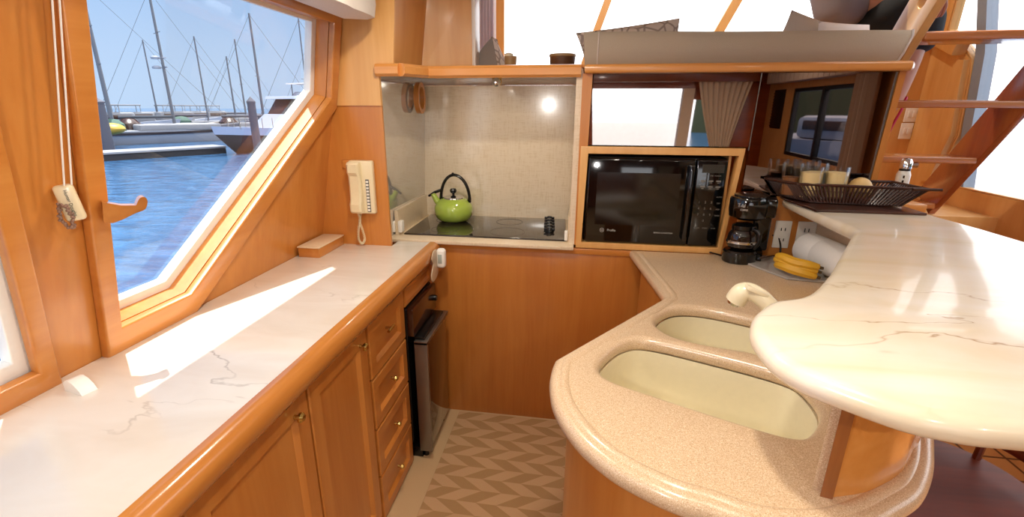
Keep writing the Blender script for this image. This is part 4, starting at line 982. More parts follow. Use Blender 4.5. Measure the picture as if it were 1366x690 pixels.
# settee body beyond, hidden behind the cabinet
g = thing('settee', 'upholstered settee base behind the mirrored cabinet carrying the pillows', 'settee', (.6, 2.7, 0))
G().box(.0, 1.16, 2.51, 2.84, .0, 1.30, .01).build('seat_base', woodz, g); G().box(.0, 1.16, 2.51, 2.84, 1.30, 1.42, .03, seg=3).build('seat_cushion', fabric, g)
G().box(.0, 1.16, 2.335, 2.50, 1.665, 1.70, .01).build('back_ledge', fabric, g)
# ================================================================== LADDER
xl, xrr = 1.30, 1.90
def ly(z): return 2.21-.72*(z-1.885)
g = thing('ladder', 'cherry companionway ladder with flat treads rising beyond the bar', 'ladder', (1.6, ly(.95), .95))
def stringer(x, w, slot, m, y_off=0, zlo=0.955, zhi=2.40, dep=.165):
    lo = ly(zlo)+y_off; hi = ly(zhi)+y_off
    d = Vector((0, hi-lo, zhi-zlo)).normalized()
    Mx = Matrix(((0, 0, 1, x), (d.y, d.z, 0, lo), (d.z, -d.y, 0, zlo), (0, 0, 0, 1)))    # u along, v across (+y), w = x
    L_ = (zhi-zlo)/d.z; holes = []
    if slot:
        for s0, s1 in slot:
            cy = dep*.5; rr2 = .022; h_ = []
            for i in range(13): a = PI/2+PI*i/12; h_.append((s0+rr2*math.cos(a), cy+rr2*math.sin(a)))
            for i in range(13): a = -PI/2+PI*i/12; h_.append((s1+rr2*math.cos(a), cy+rr2*math.sin(a)))
            holes.append(h_)
    return G().plate([(0, 0), (L_, 0), (L_, dep), (0, dep)], holes, w, .004, Mx)
stringer(xl, .034, [(1.10, 1.36)], woodl, 0.0).build('stringer', wood('lit_ladder_side', 'D2A468', 'C6965A', 'z', .3, .4), g)  # same ladder wood, the light on this side put into its colour
stringer(xrr, .034, None, woodz).build('stringer', wood('shaded_ladder_side', 'A9592E', '8E4420', 'z', .2, .7), g)  # same ladder wood, the shade on this side put into its colour
for z_ in (2.045, 1.79, 1.535, 1.277, 1.02):
    y_ = ly(z_); G().box(xl+.015, xrr-.014, y_+.01, y_+.19, z_-.032, z_, .006, seg=3).build('tread', wood('tread_%d' % int(z_*100), 'C27E48', 'AC6636', 'x', .2, .6), g)
# switch plates
for i, (u, v, lab) in enumerate(((1221, 152, 'upper ivory double switch plate on the bulkhead beyond the ladder'), (1214, 175, 'lower ivory double switch plate on the bulkhead beyond the ladder'))):
    p = Py(u-4, v, 3.70); t = thing('light_switch', lab, 'switch', (p.x, 3.70, p.z), 'switch plates on the bulkhead')
    G().box(p.x-.036, p.x+.036, 3.708, 3.719, p.z-.052, p.z+.052, .003).build('cover_plate', whitepl, t)
    G().box(p.x-.020, p.x-.002, 3.703, 3.710, p.z-.02, p.z+.02, .002).build('rocker', whitepl, t); G().box(p.x+.004, p.x+.022, 3.703, 3.710, p.z-.02, p.z+.02, .002).build('rocker', whitepl, t)
# ================================================================== STOOL beyond the bar
g = thing('bar_stool', 'dark mahogany bar stool with round seat and curved back rail beyond the bar', 'stool', (1.08, 1.18, 0))
sx, sy, sz = 1.0, 1.22, .50
G().lathe([(.001, 0), (.22, 0), (.235, .012), (.235, .028), (.225, .038), (.12, .034), (.001, .033)], (sx, sy, sz), 48).build('seat', woodd, g)
for a in (45, 135, 225, 315):
    ca_2, sa_ = math.cos(R(a)), math.sin(R(a)); G().tube([(sx+.17*ca_2, sy+.17*sa_, sz), (sx+.21*ca_2, sy+.21*sa_, 0)], [.018, .014], 12).build('leg', woodd, g)
gg = G(); rp = [(sx+.25*math.cos(R(a)), sy+.25*math.sin(R(a)), sz+.22) for a in range(-20, 161, 10)]
gg.tube(rp, .022, 10, ry=1.6); gg.build('back_rail', woodd, g, 60)
gg = G(); rp = [(sx+.22*math.cos(R(a)), sy+.22*math.sin(R(a)), sz+.11) for a in range(-20, 161, 10)]
gg.tube(rp, .009, 8, ry=1.6); gg.build('back_rail', woodd, g, 60)
for a in (-15, 35, 90, 135, 158):
    G().tube([(sx+.21*math.cos(R(a)), sy+.21*math.sin(R(a)), sz+.03), (sx+.25*math.cos(R(a)), sy+.25*math.sin(R(a)), sz+.22)], .010, 8).build('spindle', woodd, g)
# tiles beyond
def tiles():
    m, nt, b = mat('tan_floor_tiles'); tc = nt.nodes.new('ShaderNodeTexCoord'); br = nt.nodes.new('ShaderNodeTexBrick')
    br.offset = 0; br.inputs['Scale'].default_value = 1.0; br.inputs['Brick Width'].default_value = .15; br.inputs['Row Height'].default_value = .15; br.inputs['Mortar Size'].default_value = .006
    br.inputs['Color1'].default_value = lin('B97F48'); br.inputs['Color2'].default_value = lin('AD743E'); br.inputs['Mortar'].default_value = lin('5A3418')
    nt.links.new(tc.outputs['Object'], br.inputs['Vector']); nt.links.new(br.outputs['Color'], b.inputs['Base Color']); setp(b, Roughness=.4); return m
struct(G().box(1.06, 2.2, -2.3, 2.9, 0, .008), 'floor', tiles())
# ================================================================== RUG
g = G(); g.plate([(-.548, .25), (0.02, .25), (0.02, 2.045), (-.548, 2.045)], [], .008, .002, PL(.004)); tag(g.build('rug', rugmat()), 'beige woven runner with a leaf chevron pattern on the galley floor', 'rug')
# ================================================================== SALON AFT (seen in the mirrors)
g = thing('curtain', 'cream tied-back curtain at the aft window', 'curtain', (1.6, -2.2, .6))
gg = G(); n = 60; sec = []
ta, tb = vr(930, 116, -2.2).x, vr(1008, 116, -2.2).x; ba, bb = vr(946, 196, -2.2).x, vr(972, 196, -2.2).x; ztp = vr(930, 112, -2.2).z; zbt = vr(946, 196, -2.2).z
rows = 10; grid = []
for k in range(rows+1):
    t_ = k/rows; z_ = ztp+.12+(zbt-ztp-.12)*t_; x0_ = ta+(ba-ta)*t_**1.2; x1_ = tb+(bb-tb)*t_**.8
    grid.append([Vector((x0_+(x1_-x0_)*i/n, -2.2+.022*math.sin(i*.95)*(1-.4*t_), z_)) for i in range(n+1)])
grid.append([v+Vector((0, 0, -.5)) for v in grid[-1]])
gg.rings(grid, cap=False, closed=False); gg.rings([[v+Vector((0, -.006, 0)) for v in r2_] for r2_ in grid], cap=False, closed=False)
gg.build('drape', sheer, g, 80)
gg = G(); gg.box(ba-.01, bb+.01, -2.24, -2.16, zbt-.03, zbt+.0, .01); gg.build('tieback', sheer, g)
g = G(); g.box(.0, 2.19, -2.30, -2.12, 1.80, 2.04, .004); tag(g.build('curtain_pelmet', wood('dark_pelmet', '7A3C1C', '64300F', 'x')), 'dark cherry pelmet above the aft window', 'pelmet')
g = G(); g.box(2.05, 2.19, -2.0, .9, 1.76, 1.95, .004)
for i in range(28): g.box(2.045, 2.052, -2.0+i*.104, -1.9+i*.104-.004, 1.762, 1.948, .002)
tag(g.build('valance', plain('pale_valance', 'C9BAA8', .8)), 'pale pleated valance over the starboard windows, seen in the mirror door', 'valance')
g = G()
for i in range(12): g.box(2.175, 2.20, -2.10, -1.84, 1.30+i*.032, 1.318+i*.032, .002)
g.box(2.19, 2.20, -2.12, -1.82, 1.28, 1.70); tag(g.build('air_vent', blackp), 'black louvred air vent on the starboard wall, seen in the mirror door', 'vent')
g = G(); sec = []; n = 24
for i in range(n+1):
    y = -.27+.34*i/n; x = 2.12+.018*math.sin(i*1.5); sec.append([(x, y, .95), (x, y, 1.76), (x+.006, y, 1.76), (x+.006, y, .95)])
g.rings(sec); tag(g.build('curtain', sheer, ang=70), 'cream curtain bunched between the starboard windows, seen in the mirror door', 'curtain')
g = thing('ceiling_fill_light', 'round fill light added in the ceiling over the galley', 'ceiling light', (.05, .55, CH), 'added fill lights')  # fill lights added in the unseen ceiling to brighten the interior
G().lathe([(.055, 0), (.055, -.008), (.042, -.012), (.040, -.004)], (.05, .55, CH), 28, cap=False).build('bezel', chrome, g); G().lathe([(.001, -.003), (.041, -.003)], (.05, .55, CH), 28, cap=False).build('lens', lampm, g)
for i, (x, y, lab) in enumerate(((-.45, 1.35, 'round fill light added in the ceiling over the port worktop'), (.6, -.9, 'round fill light added in the ceiling over the salon'), (1.5, -.9, 'round fill light added in the ceiling by the starboard windows'))): dup(g, (x, y, CH), lab)
# ================================================================== PERSON beyond the ladder
def skinfig():
    g = thing('person', 'person in grey shirt and black shorts standing beyond the ladder', 'person', (1.64, 3.16, .95))
    hipc = Vector((1.605, 3.14, 1.915))
    V = []; E_ = []; Rr = []
    def v(p, r): V.append(Vector(p)); Rr.append(r); return len(V)-1
    def e(a, b): E_.append((a, b))
    pel = v(hipc+Vector((.02, 0, 0)), .11)
    wst = v(hipc+Vector((-.12, 0, .13)), .10); e(pel, wst)
    ch = v(hipc+Vector((-.29, 0, .27)), .12); e(wst, ch)
    nk0 = v(hipc+Vector((-.39, 0, .39)), .075); e(ch, nk0)
    nk = v(hipc+Vector((-.44, -.01, .45)), .052); e(nk0, nk)
    h1 = v(hipc+Vector((-.48, -.02, .51)), .078); e(nk, h1)
    h2 = v(hipc+Vector((-.51, -.02, .59)), .088); e(h1, h2); h3 = v(hipc+Vector((-.52, -.02, .66)), .06); e(h2, h3)
    for s in (-1, 1):
        hp = v(hipc+Vector((.10, s*.095, -.04)), .080); e(pel, hp)
        kn = v(hipc+Vector((.055-.05*(s > 0), s*.10, -.36)), .062); e(hp, kn)
        cf = v(hipc+Vector((-.03-.02*(s > 0), s*.10, -.54)), .056); e(kn, cf)
        an = v(hipc+Vector((-.07-.02*(s > 0), s*.10, -.90)), .036); e(cf, an)
        ft = v(hipc+Vector((-.20, s*.11, -.945)), .033); e(an, ft)
        sh = v(hipc+Vector((-.34, s*.17, .35)), .058); e(ch, sh)
        if s < 0: el = v(hipc+Vector((-.06, -.32, .33)), .042); wr = v(hipc+Vector((.10, -.26, .14)), .027)
        else: el = v(hipc+Vector((-.20, .24, .12)), .042); wr = v(hipc+Vector((-.08, .22, -.04)), .027)
        e(sh, el); e(el, wr)
        pm_ = v(V[wr]+Vector((-.02, .0, -.045)), .026); e(wr, pm_)
        for k in range(4):
            f0 = v(V[pm_]+Vector((-.024+k*.016, -.006, -.035)), .0095); e(pm_, f0); f1 = v(V[f0]+Vector((0, .004, -.028-.004*(k in (1, 2)))), .0085); e(f0, f1); f2 = v(V[f1]+Vector((0, .016, -.018)), .0075); e(f1, f2)
        t0 = v(V[wr]+Vector((.034, -.014, -.030)), .010); e(wr, t0); t1 = v(V[t0]+Vector((.012, -.008, -.030)), .009); e(t0, t1)
    def skinned(name, V, E_, Rr, m, par, root=0):
        me = bpy.data.meshes.new(name); me.from_pydata([tuple(a-g.location) for a in V], E_, []); o = bpy.data.objects.new(name, me); C.objects.link(o)
        o.modifiers.new('s', 'SKIN'); 
        for i, r in enumerate(Rr): me.skin_vertices[0].data[i].radius = (r, r); me.skin_vertices[0].data[i].use_root = (i == root)
        o.modifiers[0].use_smooth_shade = True
        sb = o.modifiers.new('b', 'SUBSURF'); sb.levels = 2; sb.render_levels = 2
        dg = bpy.context.evaluated_depsgraph_get(); me2 = bpy.data.meshes.new_from_object(o.evaluated_get(dg)); bpy.data.objects.remove(o)
        for p in me2.polygons: p.use_smooth = True
        me2.materials.clear(); me2.materials.append(m)
        o2 = bpy.data.objects.new(name, me2); C.objects.link(o2); o2.parent = par; return o2
    body = skinned('body', V, E_, Rr, skin, g)
    # clothes
    sv = [hipc+Vector((0, 0, .05)), hipc]+[]
    Vs = [hipc+Vector((-.13, -.01, .13)), hipc+Vector((.0, 0, -.01))]; Es = [(0, 1)]; Rs = [.22, .225]
    for s in (-1, 1):
        Vs += [hipc+Vector((.095, s*.095, -.06)), hipc+Vector((.085-.02*(s > 0), s*.105, -.150))]; Rs += [.145, .125]; n_ = len(Vs); Es += [(1, n_-2), (n_-2, n_-1)]
    skinned('shorts', Vs, Es, Rs, blackc, g, 1)
    Vs = [hipc+Vector((-.275, -.06, -.01)), hipc+Vector((-.245, -.04, .13)), hipc+Vector((-.30, 0, .28)), hipc+Vector((-.385, 0, .38))]; Es = [(0, 1), (1, 2), (2, 3)]; Rs = [.125, .15, .19, .10]
    for s in (-1, 1):
        Vs += [hipc+Vector((-.34, s*.18, .35)), hipc+Vector((-.20 if s < 0 else -.32, s*.235-.02*(s < 0), .34 if s < 0 else .22))]; Rs += [.09, .075]; n_ = len(Vs); Es += [(2, n_-2), (n_-2, n_-1)]
    skinned('shirt', Vs, Es, Rs, greyc, g, 0)
    hc = hipc+Vector((-.51, -.02, .59))
    G().ball(hc+Vector((.012, .012, .03)), (.10, .10, .088)).build('hair', hairm, g)
    gg = G(); gg.tube(spline([(1.72, 3.02, 1.56), (1.70, 3.00, 1.50), (1.675, 3.0, 1.42), (1.655, 3.0, 1.34)], 5), .007, 6); gg.build('pink_strap', pinkm, g)
skinfig()
# ================================================================== OUTSIDE
ZW = -1.30
def water():
    m, nt, b = mat('harbour_water'); tc = nt.nodes.new('ShaderNodeTexCoord'); n = nt.nodes.new('ShaderNodeTexNoise'); mp = nt.nodes.new('ShaderNodeMapping'); mp.inputs['Scale'].default_value = (1.0, 2.0, 1)
    nt.links.new(tc.outputs['Object'], mp.inputs['Vector']); nt.links.new(mp.outputs['Vector'], n.inputs['Vector']); n.inputs['Scale'].default_value = 1.3; n.inputs['Detail'].default_value = 5
    cr = nt.nodes.new('ShaderNodeValToRGB'); cr.color_ramp.elements[0].position = .35; cr.color_ramp.elements[1].position = .7; cr.color_ramp.elements[0].color = lin('24466A'); cr.color_ramp.elements[1].color = lin('3A648C')
    nt.links.new(n.outputs['Fac'], cr.inputs['Fac']); nt.links.new(cr.outputs['Color'], b.inputs['Base Color'])
    bp_ = nt.nodes.new('ShaderNodeBump'); bp_.inputs['Strength'].default_value = .6; bp_.inputs['Distance'].default_value = .12; nt.links.new(n.outputs['Fac'], bp_.inputs['Height']); nt.links.new(bp_.outputs['Normal'], b.inputs['Normal'])
    setp(b, Roughness=.12); return m
g = G(); g.box(-900, 900, -900, 900, ZW-.5, ZW); tag(g.build('water', water()), 'rippled blue harbour water outside the windows', 'water', kind='stuff')
hullw = plain('white_hull', '8E95A4', .35); hullg = plain('grey_hull', '9498A2', .4); hulld = plain('dark_brown_hull', '2C2224', .35); deckw = plain('weathered_deck', '7E8086', .7)
mastm = plain('grey_mast', '4A5260', .4); winbr = plain('brown_glass', '3A2620', .2); canv = plain('green_canvas', '38564E', .8); yel = plain('yellow_plastic', 'A88A2A', .5); pile = plain('weathered_pile', '4A4C58', .8)
bluegr = plain('blue_grey_topside', '8E9CB8', .35)
def hull_rings(L_, B_, Hh, sheer=.35, n=16):
    out = []
    for i in range(n+1):
        t_ = i/n; w = B_/2*min(1, (1-t_)**.55*1.15 if t_ > .3 else .88+.12*t_/.3); top = Hh*(1+sheer*(t_-.35)**2*2.0); x = L_*(t_-.5)
        rake = .10*L_*max(0, t_-.75)/.25
        w = max(w, .02)
        out.append([(x+rake, -w, top), (x+rake*.5, -w*.92, top*.45), (x, -w*.72, -.1), (x, w*.72, -.1), (x+rake*.5, w*.92, top*.45), (x+rake, w, top)])
    return out
def place(gr, loc, ang):
    bmesh.ops.transform(gr.bm, matrix=Matrix.Translation(loc) @ Matrix.Rotation(ang, 4, 'Z'), verts=gr.bm.verts); return gr
def sailboat(u, vtop, Y, label, L_=9, ang=.9, hull=hullw, thick=.09, spr=1, canvas=None, off=0):
    pos = Py(u, 165, Y); loc = Vector((pos.x, pos.y, ZW)); top = Py(u, vtop, Y).z
    t = thing('sailboat', label, 'sailboat', loc, 'sailboats along the dock')
    mloc = loc; loc = loc + Vector((math.cos(ang), math.sin(ang), 0))*off
    hrr = hull_rings(L_, min(L_*.28, 3.4), 1.0)
    gr = G(); gr.rings(hrr); place(gr, loc, ang).build('hull', hull, t)
    gr = G(); gr.rings([[(q5[0][0], q5[0][1]*1.015, q5[0][2]-.30), (q5[0][0], q5[0][1]*1.025, q5[0][2]-.12), (q5[5][0], q5[5][1]*1.025, q5[5][2]-.12), (q5[5][0], q5[5][1]*1.015, q5[5][2]-.30)] for q5 in hrr]); place(gr, loc, ang).build('stripe', hulld, t)
    gr = G(); gr.box(-L_*.18, L_*.16, -L_*.08, L_*.08, .95, 1.45, .12); place(gr, loc, ang).build('cabin', deckw, t)
    gr = G(); gr.lathe([(.9, 0), (.85, .5), (.5, .85), (.001, .95)], (-L_*.27, 0, 1.0), 12); place(gr, loc, ang).build('dodger', (canv, pile, winbr)[int(u) % 3], t)
    gr = G(); gr.tube([(L_*.12, -.5, 1.0), (L_*.30, 0, 1.25), (L_*.12, .5, 1.0)], .28, 7); place(gr, loc, ang).build('deck_gear', (pile, bluegr, hulld)[int(vtop) % 3], t)
    gr = G(); loc = mloc; gr.tube([loc+Vector((0, 0, 1.2)), (loc.x, loc.y, top)], [thick, thick*.7], 8)
    for k in range(spr):
        zz = 1.2+(top-ZW-1.2)*(.45+.25*k)+loc.z; d_ = Vector((math.cos(ang+PI/2), math.sin(ang+PI/2), 0)); gr.tube([Vector((loc.x, loc.y, zz))-d_*.9, Vector((loc.x, loc.y, zz))+d_*.9], .025, 5)
    gr.build('mast', mastm, t)
    d_ = Vector((math.cos(ang), math.sin(ang), 0))
    gr = G(); tp_ = Vector((loc.x, loc.y, top-.1)); gr.tube([tp_, loc+d_*L_*.53+Vector((0, 0, 1.1))], .014, 4); gr.tube([tp_, loc-d_*L_*.48+Vector((0, 0, 1.0))], .014, 4); gr.build('rigging', mastm, t)
    gr = G(); gr.tube([loc+Vector((0, 0, 2.0)), loc-d_*L_*.32+Vector((0, 0, 2.0))], .12, 8); gr.build('boom', canvas or pile, t); return t
s = sailboat(150, -30, 33, 'sailboat at the left edge of the window with the thickest leaning mast', 17, .98, hullg, .16, 2, off=4.5)
p = Py(150, 165, 31); 
k = G(); k.ball(Py(146, 172, 30.5), (1.1, .8, .42)); tag(k.build('kayak', yel), 'yellow covered dinghy on the deck of the leftmost sailboat', 'dinghy')
sailboat(233, -16, 38, 'tall sailboat mast with two small radar domes left of centre in the window', 12, 1.0, hullw, .13, 2, plain('grey_sail_cover', '3C4450', .8))
for v_ in (77, 90):
    q_ = Py(207 if v_ == 77 else 209, v_, 37.9); k = G(); k.lathe([(.001, -.12), (.32, -.10), (.34, .05), (.20, .14), (.001, .15)], q_, 16); k.tube([q_, q_+Vector((.95, .1, 0))], .05, 6)
    tag(k.build('radar_dome', hullw), '%s grey radar dome on the tall mast left of centre' % ('upper' if v_ == 77 else 'lower'), 'radar')
sailboat(213, 53, 48, 'distant sailboat with a short mast just left of the tall radar mast', 9, .8, hullw, .09, 1)
sailboat(279, 48, 46, 'distant sailboat with a single thin mast in mid window', 9, .9, hullw, .09, 0)
sailboat(316, 75, 60, 'far sailboat with the shorter of the twin masts by the motor yacht', 9, .7, hullw, .12, 1)
sailboat(330, 52, 62, 'far sailboat with the taller of the twin masts by the motor yacht', 10, .9, hullw, .12, 1)
sailboat(353, 17, 42, 'sailboat mast rising above the bow of the motor yacht', 11, .4, hullw, .12, 1)
sailboat(414, 24, 40, 'sailboat mast at the right edge of the window', 10, .2, hullw, .07, 1)
sailboat(421, 60, 52, 'faint sailboat mast right beside the window edge', 9, .2, hullw, .06, 0)
# cluster of small white cabin boats along the dock
for i, (u, Y, l2) in enumerate(((160, 40, 'small cabin cruiser behind the leftmost sailboat'), (186, 44, 'small cabin cruiser with dark canopy in the middle of the row'), (240, 50, 'small white cabin cruiser under the radar mast'), (262, 54, 'white flybridge cruiser at the far end of the row'), (287, 58, 'low white cruiser left of the motor yacht bow'))):
    pos = Py(u, 160, Y); loc = Vector((pos.x, pos.y, ZW)); t = thing('cabin_cruiser', l2, 'boat', loc, 'cabin cruisers along the dock'); a_ = .8+.2*i
    gr = G(); gr.rings(hull_rings(8, 2.6, 1.3)); place(gr, loc, a_).build('hull', hullw, t)
    gr = G(); gr.box(-2.4, 1.2, -1.0, 1.0, 1.2, 2.3, .2); gr.box(-2.0, .2, -.9, .9, 2.9, 3.02, .05)
    for dx in (-1.9, .1):
        for dy in (-.8, .8): gr.tube([(dx, dy, 2.2), (dx, dy, 2.95)], .03, 5)
    place(gr, loc, a_).build('cabin', deckw, t)
    gr = G(); gr.box(-2.0, 1.0, -1.03, 1.03, 1.7, 2.1, .05); place(gr, loc, a_).build('windows', winbr, t)
# dock
d0 = Pz(60, 211, ZW+.35); d1 = Pz(302, 197, ZW+.35); dd = (d1-d0).normalized(); nn_ = Vector((-dd.y, dd.x, 0))
g = thing('dock', 'long grey floating dock with pale edge in front of the moored sailboats', 'dock', (d0+d1)/2)
G().prism([d0-dd*4, d1, d1+nn_*2.0, d0-dd*4+nn_*2.0], (0, 0, .10)).build('dock_edge', plain('pale_dock_edge', '84868C', .7), g)
G().prism([d0-dd*4+Vector((0, 0, -.45))+nn_*.1, d1+Vector((0, 0, -.45))+nn_*.1, d1+nn_*1.9-Vector((0, 0, .45)), d0-dd*4+nn_*1.9-Vector((0, 0, .45))], (0, 0, .44)).build('dock_float', plain('dark_dock_float', '24262C', .8), g)
for (u, vt, vb, Y, r, lab) in ((145, 138, 198, 27, .33, 'thick grey dock piling near the left side of the window'), (346, 138, 212, 24, .20, 'slimmer grey piling standing before the motor yacht')):
    pb3 = Py(u, vb, Y); pt = Py(u-5, vt, Y); g = G(); g.tube([(pb3.x, pb3.y, ZW-.3), (pb3.x, pb3.y, pt.z)], r, 14); g.lathe([(r*1.1, 0), (r*1.1, .1), (.001, .35)], (pb3.x, pb3.y, pt.z), 14)
    tag(g.build('piling', pile), lab, 'piling')
# motor yacht
bow = Pz(318, 205, ZW); sd_ = Vector((.35, .94, 0)).normalized(); ang = math.atan2(-sd_.y, -sd_.x); Ly = 13; Bw = 4.2
yl3 = bow+sd_*(Ly*.5); yl3.z = ZW
g = thing('motor_yacht', 'motor yacht with dark brown hull and white flybridge canopy moored bow first', 'motor yacht', yl3)
hr = hull_rings(Ly, Bw, .88, .5)
gr = G(); gr.rings(hr); place(gr, yl3, ang).build('hull', hulld, g)
gr = G(); up = []
for r5 in hr:
    a5 = r5[0]; b5 = r5[5]; up.append([(a5[0], a5[1]*1.02, a5[2]-.03), (a5[0]+.12, a5[1]*1.06, a5[2]+.45), (b5[0]+.12, b5[1]*1.06, b5[2]+.45), (b5[0], b5[1]*1.02, b5[2]-.03)])
gr.rings(up); place(gr, yl3, ang).build('topsides', bluegr, g)
def yb(x0, x1, w, z0, z1, nm, m, b=.1, taper=0):
    gr = G(); gr.rings([[(x0, -w, z0), (x1, -w, z0), (x1, w, z0), (x0, w, z0)], [(x0+.2, -w*.92, z1), (x1-taper, -w*.92, z1), (x1-taper, w*.92, z1), (x0+.2, w*.92, z1)]]); return place(gr, yl3, ang).build(nm, m, g)
yb(-4.5, 4.6, 1.6, 1.3, 2.35, 'deckhouse', hullw, .1, 1.3); yb(-4.2, 3.0, 1.5, 2.35, 3.35, 'wheelhouse_windows', winbr, .05, .7); yb(-4.6, 2.9, 1.75, 3.33, 3.52, 'roof', plain('pale_roof', 'E6E8EE', .4)); yb(-3.6, 1.2, 1.3, 3.5, 3.85, 'flybridge', hullw, .1, .4)
yb(-3.4, 1.4, 1.35, 4.34, 4.42, 'canopy', plain('canopy_white', 'D8D4D4', .6))
gr = G()
for dx in (-3.2, 1.1):
    for dy in (-1.1, 1.1): gr.tube([(dx, dy, 3.5), (dx, dy, 4.38)], .035, 6)
gr.tube([(-.6, 0, 4.4), (-.6, 0, 5.6)], .07, 8); gr.tube([(-.9, 0, 5.1), (-.3, 0, 5.1)], .14, 8); gr.tube([(-2.8, .8, 4.4), (-2.8, .8, 7.2)], .03, 5)
place(gr, yl3, ang).build('mast', mastm, g)
gr = G()
for i in range(9):
    x5 = 2.0+i*.56; w5 = 1.9*(1-(i/9)**2*.85)
    for s_ in (-1, 1): gr.tube([(x5, s_*w5, 1.5), (x5, s_*w5, 2.15)], .022, 5)
place(gr, yl3, ang).build('bow_rail', steel, g)
# low breakwater on the horizon
g = G(); rnd = random.Random(3); ridge = []
for i in range(60): ridge.append((-160+i*3.6, 95+i*.4, ZW+1.2+rnd.random()*.7))
g.rings([[(p[0], p[1]-2, ZW-.5), (p[0], p[1], p[2]), (p[0], p[1]+3, ZW-.5)] for p in ridge]); tag(g.build('breakwater', plain('stone_breakwater', '5A6270', .9)), 'low stone breakwater along the horizon behind the boats', 'breakwater')
# starboard side shore, seen in the mirror door
g = G(); rnd = random.Random(5); rg = []
for i in range(40):
    tt = i/39; x_ = 13+tt*75; y_ = -58+tt*55; rg.append([(x_, y_, ZW-.5), (x_+rnd.random(), y_-1, ZW+5+rnd.random()*2), (x_+2, y_-6, ZW+14+rnd.random()*3), (x_+6, y_-14, ZW-.5)])
g.rings(rg); tag(g.build('wooded_bank', plain('dark_foliage', '2C3420', .95, bump=1, bscale=2)), 'dark wooded bank across the water on the starboard side', 'bank')
for i, (x_, y_, lab) in enumerate(((11.5, -18, 'white motor boat moored off the starboard side, seen in the mirror door'), (16.5, -20, 'second white motor boat farther off the starboard side'))):
    loc = Vector((x_, y_, ZW)); t = thing('cabin_cruiser', lab, 'boat', loc, 'starboard side boats')
    gr = G(); gr.rings(hull_rings(9, 3, 1.5)); place(gr, loc, 1.2).build('hull', hullw, t); gr = G(); gr.box(-2.6, 1.0, -1.1, 1.1, 1.5, 2.5, .25); place(gr, loc, 1.2).build('cabin', hullw, t); gr = G(); gr.box(-2.2, .8, -1.13, 1.13, 1.9, 2.3, .05); place(gr, loc, 1.2).build('windows', winbr, t)
g = G(); g.box(-1.0, 1.75, -4.6, -4.5, -.3, 1.28, .03); g.box(-1.0, 1.75, -4.6, -2.45, -.4, -.3); tag(g.build('white_reflector', plain('reflector_white', 'F4F4F2', .3)), 'added white bulwark outside the aft window, seen in the mirror door', 'reflector')  # added white screen that keeps the mirrored aft window white
# ================================================================== LIGHT
sd = Vector((.102, -.166, -.641)).normalized()
L = bpy.data.lights.new('sun', 'SUN'); L.energy = 9.0; L.angle = R(.8); L.color = (1, .96, .9)
o = bpy.data.objects.new('sun', L); C.objects.link(o); o.rotation_euler = sd.to_track_quat('-Z', 'Y').to_euler(); o.location = (-5, 8, 20)
def area(name, loc, rot, sx_, sy_, e, col=(1, .95, .88), portal=False):
    L = bpy.data.lights.new(name, 'AREA'); L.shape = 'RECTANGLE'; L.size = sx_; L.size_y = sy_; L.energy = e; L.color = col
    o = bpy.data.objects.new(name, L); C.objects.link(o); o.location = loc; o.rotation_euler = rot
    if portal: L.cycles.is_portal = True
    return o
for x, y, zz_, en in ((.05, .55, CH, 9), (-.45, 1.35, CH, 9), (.6, -.9, CH, 9), (1.5, -.9, CH, 9), (.3, 3.1, 2.80, 13), (1.3, 3.2, 2.80, 7)):
    L = bpy.data.lights.new('fill_lamp', 'AREA'); L.shape = 'DISK'; L.size = .09; L.energy = en; L.color = (1, .90, .76); o = bpy.data.objects.new('fill_lamp', L); C.objects.link(o); o.location = (x, y, zz_-.016)  # added unseen fill; the last two brighten the forward mullions, person and ladder
# the camera's own flash
L = bpy.data.lights.new('camera_flash', 'POINT'); L.energy = 14; L.shadow_soft_size = .035; L.color = (1, .97, .93); o = bpy.data.objects.new('camera_flash', L); C.objects.link(o); o.location = (-.34, -.04, H+.03)
L = bpy.data.lights.new('puck_lamp', 'AREA'); L.shape = 'DISK'; L.size = .035; L.energy = .9; L.color = (1, .93, .82); o = bpy.data.objects.new('puck_lamp', L); C.objects.link(o); o.location = (-.40, 2.16, 1.60); o.rotation_euler = (R(12), 0, 0)
# portals
area('portal', (.6, 3.98, 2.15), (R(90), 0, R(180)), 3.0, 1.1, 1, portal=True)
area('portal', (2.18, 2.0, 1.52), (R(90), 0, R(90)), 3.1, .95, 1, portal=True)
area('portal', (2.18, -.96, 1.36), (R(90), 0, R(90)), 1.3, .7, 1, portal=True)
area('portal', ((A[0].x+A[1].x)/2, -2.28, 1.3), (R(90), 0, 0), 1.3, 1.1, 1, portal=True)
area('portal', (-1.03, 1.37, 1.4), (R(90), 0, R(-90)), 1.0, .82, 1, portal=True)
area('portal', (1.5, 1.95, CH-.01), (0, 0, 0), .68, .81, 1, portal=True)
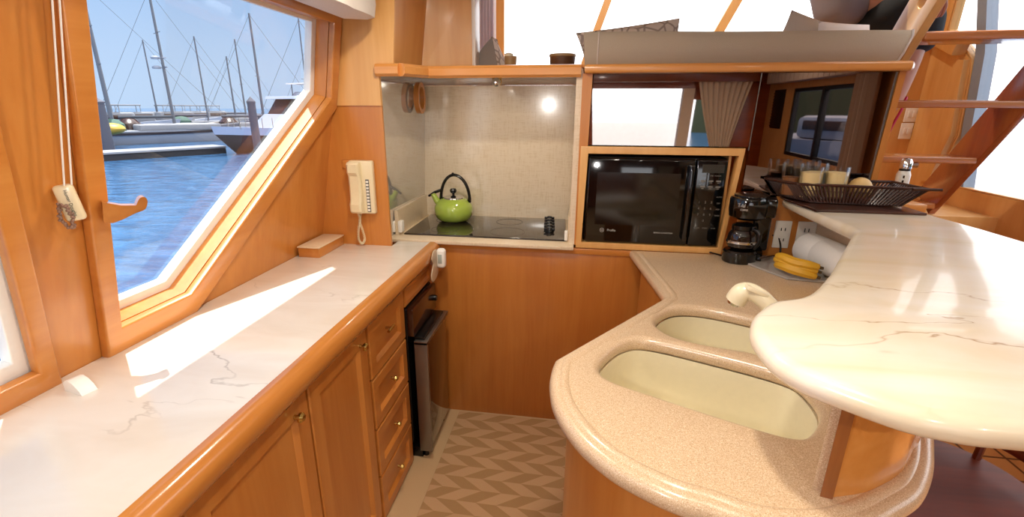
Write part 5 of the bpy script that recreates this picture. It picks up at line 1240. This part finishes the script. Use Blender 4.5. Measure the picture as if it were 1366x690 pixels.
# world: blue sky to port, white glare on the sunny sides
w = bpy.data.worlds.new('world'); bpy.context.scene.world = w; w.use_nodes = True; nt = w.node_tree; N = nt.nodes; bg = N['Background']
tc = N.new('ShaderNodeTexCoord'); sp = N.new('ShaderNodeSeparateXYZ'); nt.links.new(tc.outputs['Generated'], sp.inputs[0])
def ramp(src, a, b, ca, cb_):
    mr = N.new('ShaderNodeMapRange'); mr.inputs['From Min'].default_value = a; mr.inputs['From Max'].default_value = b; nt.links.new(src, mr.inputs['Value']); mr.interpolation_type = 'SMOOTHSTEP'
    mx = N.new('ShaderNodeMix'); mx.data_type = 'RGBA'; nt.links.new(mr.outputs[0], mx.inputs['Factor'])
    for k_, c_ in (('A', ca), ('B', cb_)):
        if isinstance(c_, tuple): mx.inputs[k_].default_value = c_
        else: nt.links.new(c_, mx.inputs[k_])
    return mx.outputs['Result']
GLARE = 3.2
sky = ramp(sp.outputs['Z'], 0.0, .42, lin('C6E0FF'), lin('86BAF8'))
dotp = N.new('ShaderNodeVectorMath'); dotp.operation = 'DOT_PRODUCT'; dotp.inputs[1].default_value = Vector((1, 0, 0)); nt.links.new(tc.outputs['Generated'], dotp.inputs[0])
col = ramp(dotp.outputs['Value'], -.44, -.20, sky, (GLARE, GLARE, GLARE*1.02, 1))
nt.links.new(col, bg.inputs['Color']); bg.inputs['Strength'].default_value = 1.0
# ------------------------------------------------------------------ camera
cam = bpy.data.cameras.new('camera'); co_ = bpy.data.objects.new('camera', cam); C.objects.link(co_)
cam.sensor_fit = 'HORIZONTAL'; cam.sensor_width = 36; cam.lens = F/1366*36; cam.shift_x = (683-CX)/1366; cam.clip_start = .02; cam.clip_end = 3000
co_.matrix_world = Matrix.Translation(EYE) @ RM.to_4x4()
sc = bpy.context.scene; sc.camera = co_
sc.view_settings.view_transform = 'Standard'; sc.view_settings.look = 'None'; sc.view_settings.gamma = 1; sc.view_settings.use_curve_mapping = False; sc.view_settings.exposure = 0.0
sc.cycles.use_denoising = True
sc.cycles.max_bounces = 10; sc.cycles.diffuse_bounces = 5; sc.cycles.glossy_bounces = 5; sc.cycles.transparent_max_bounces = 16; sc.cycles.caustics_reflective = False; sc.cycles.caustics_refractive = False; sc.cycles.sample_clamp_indirect = 8
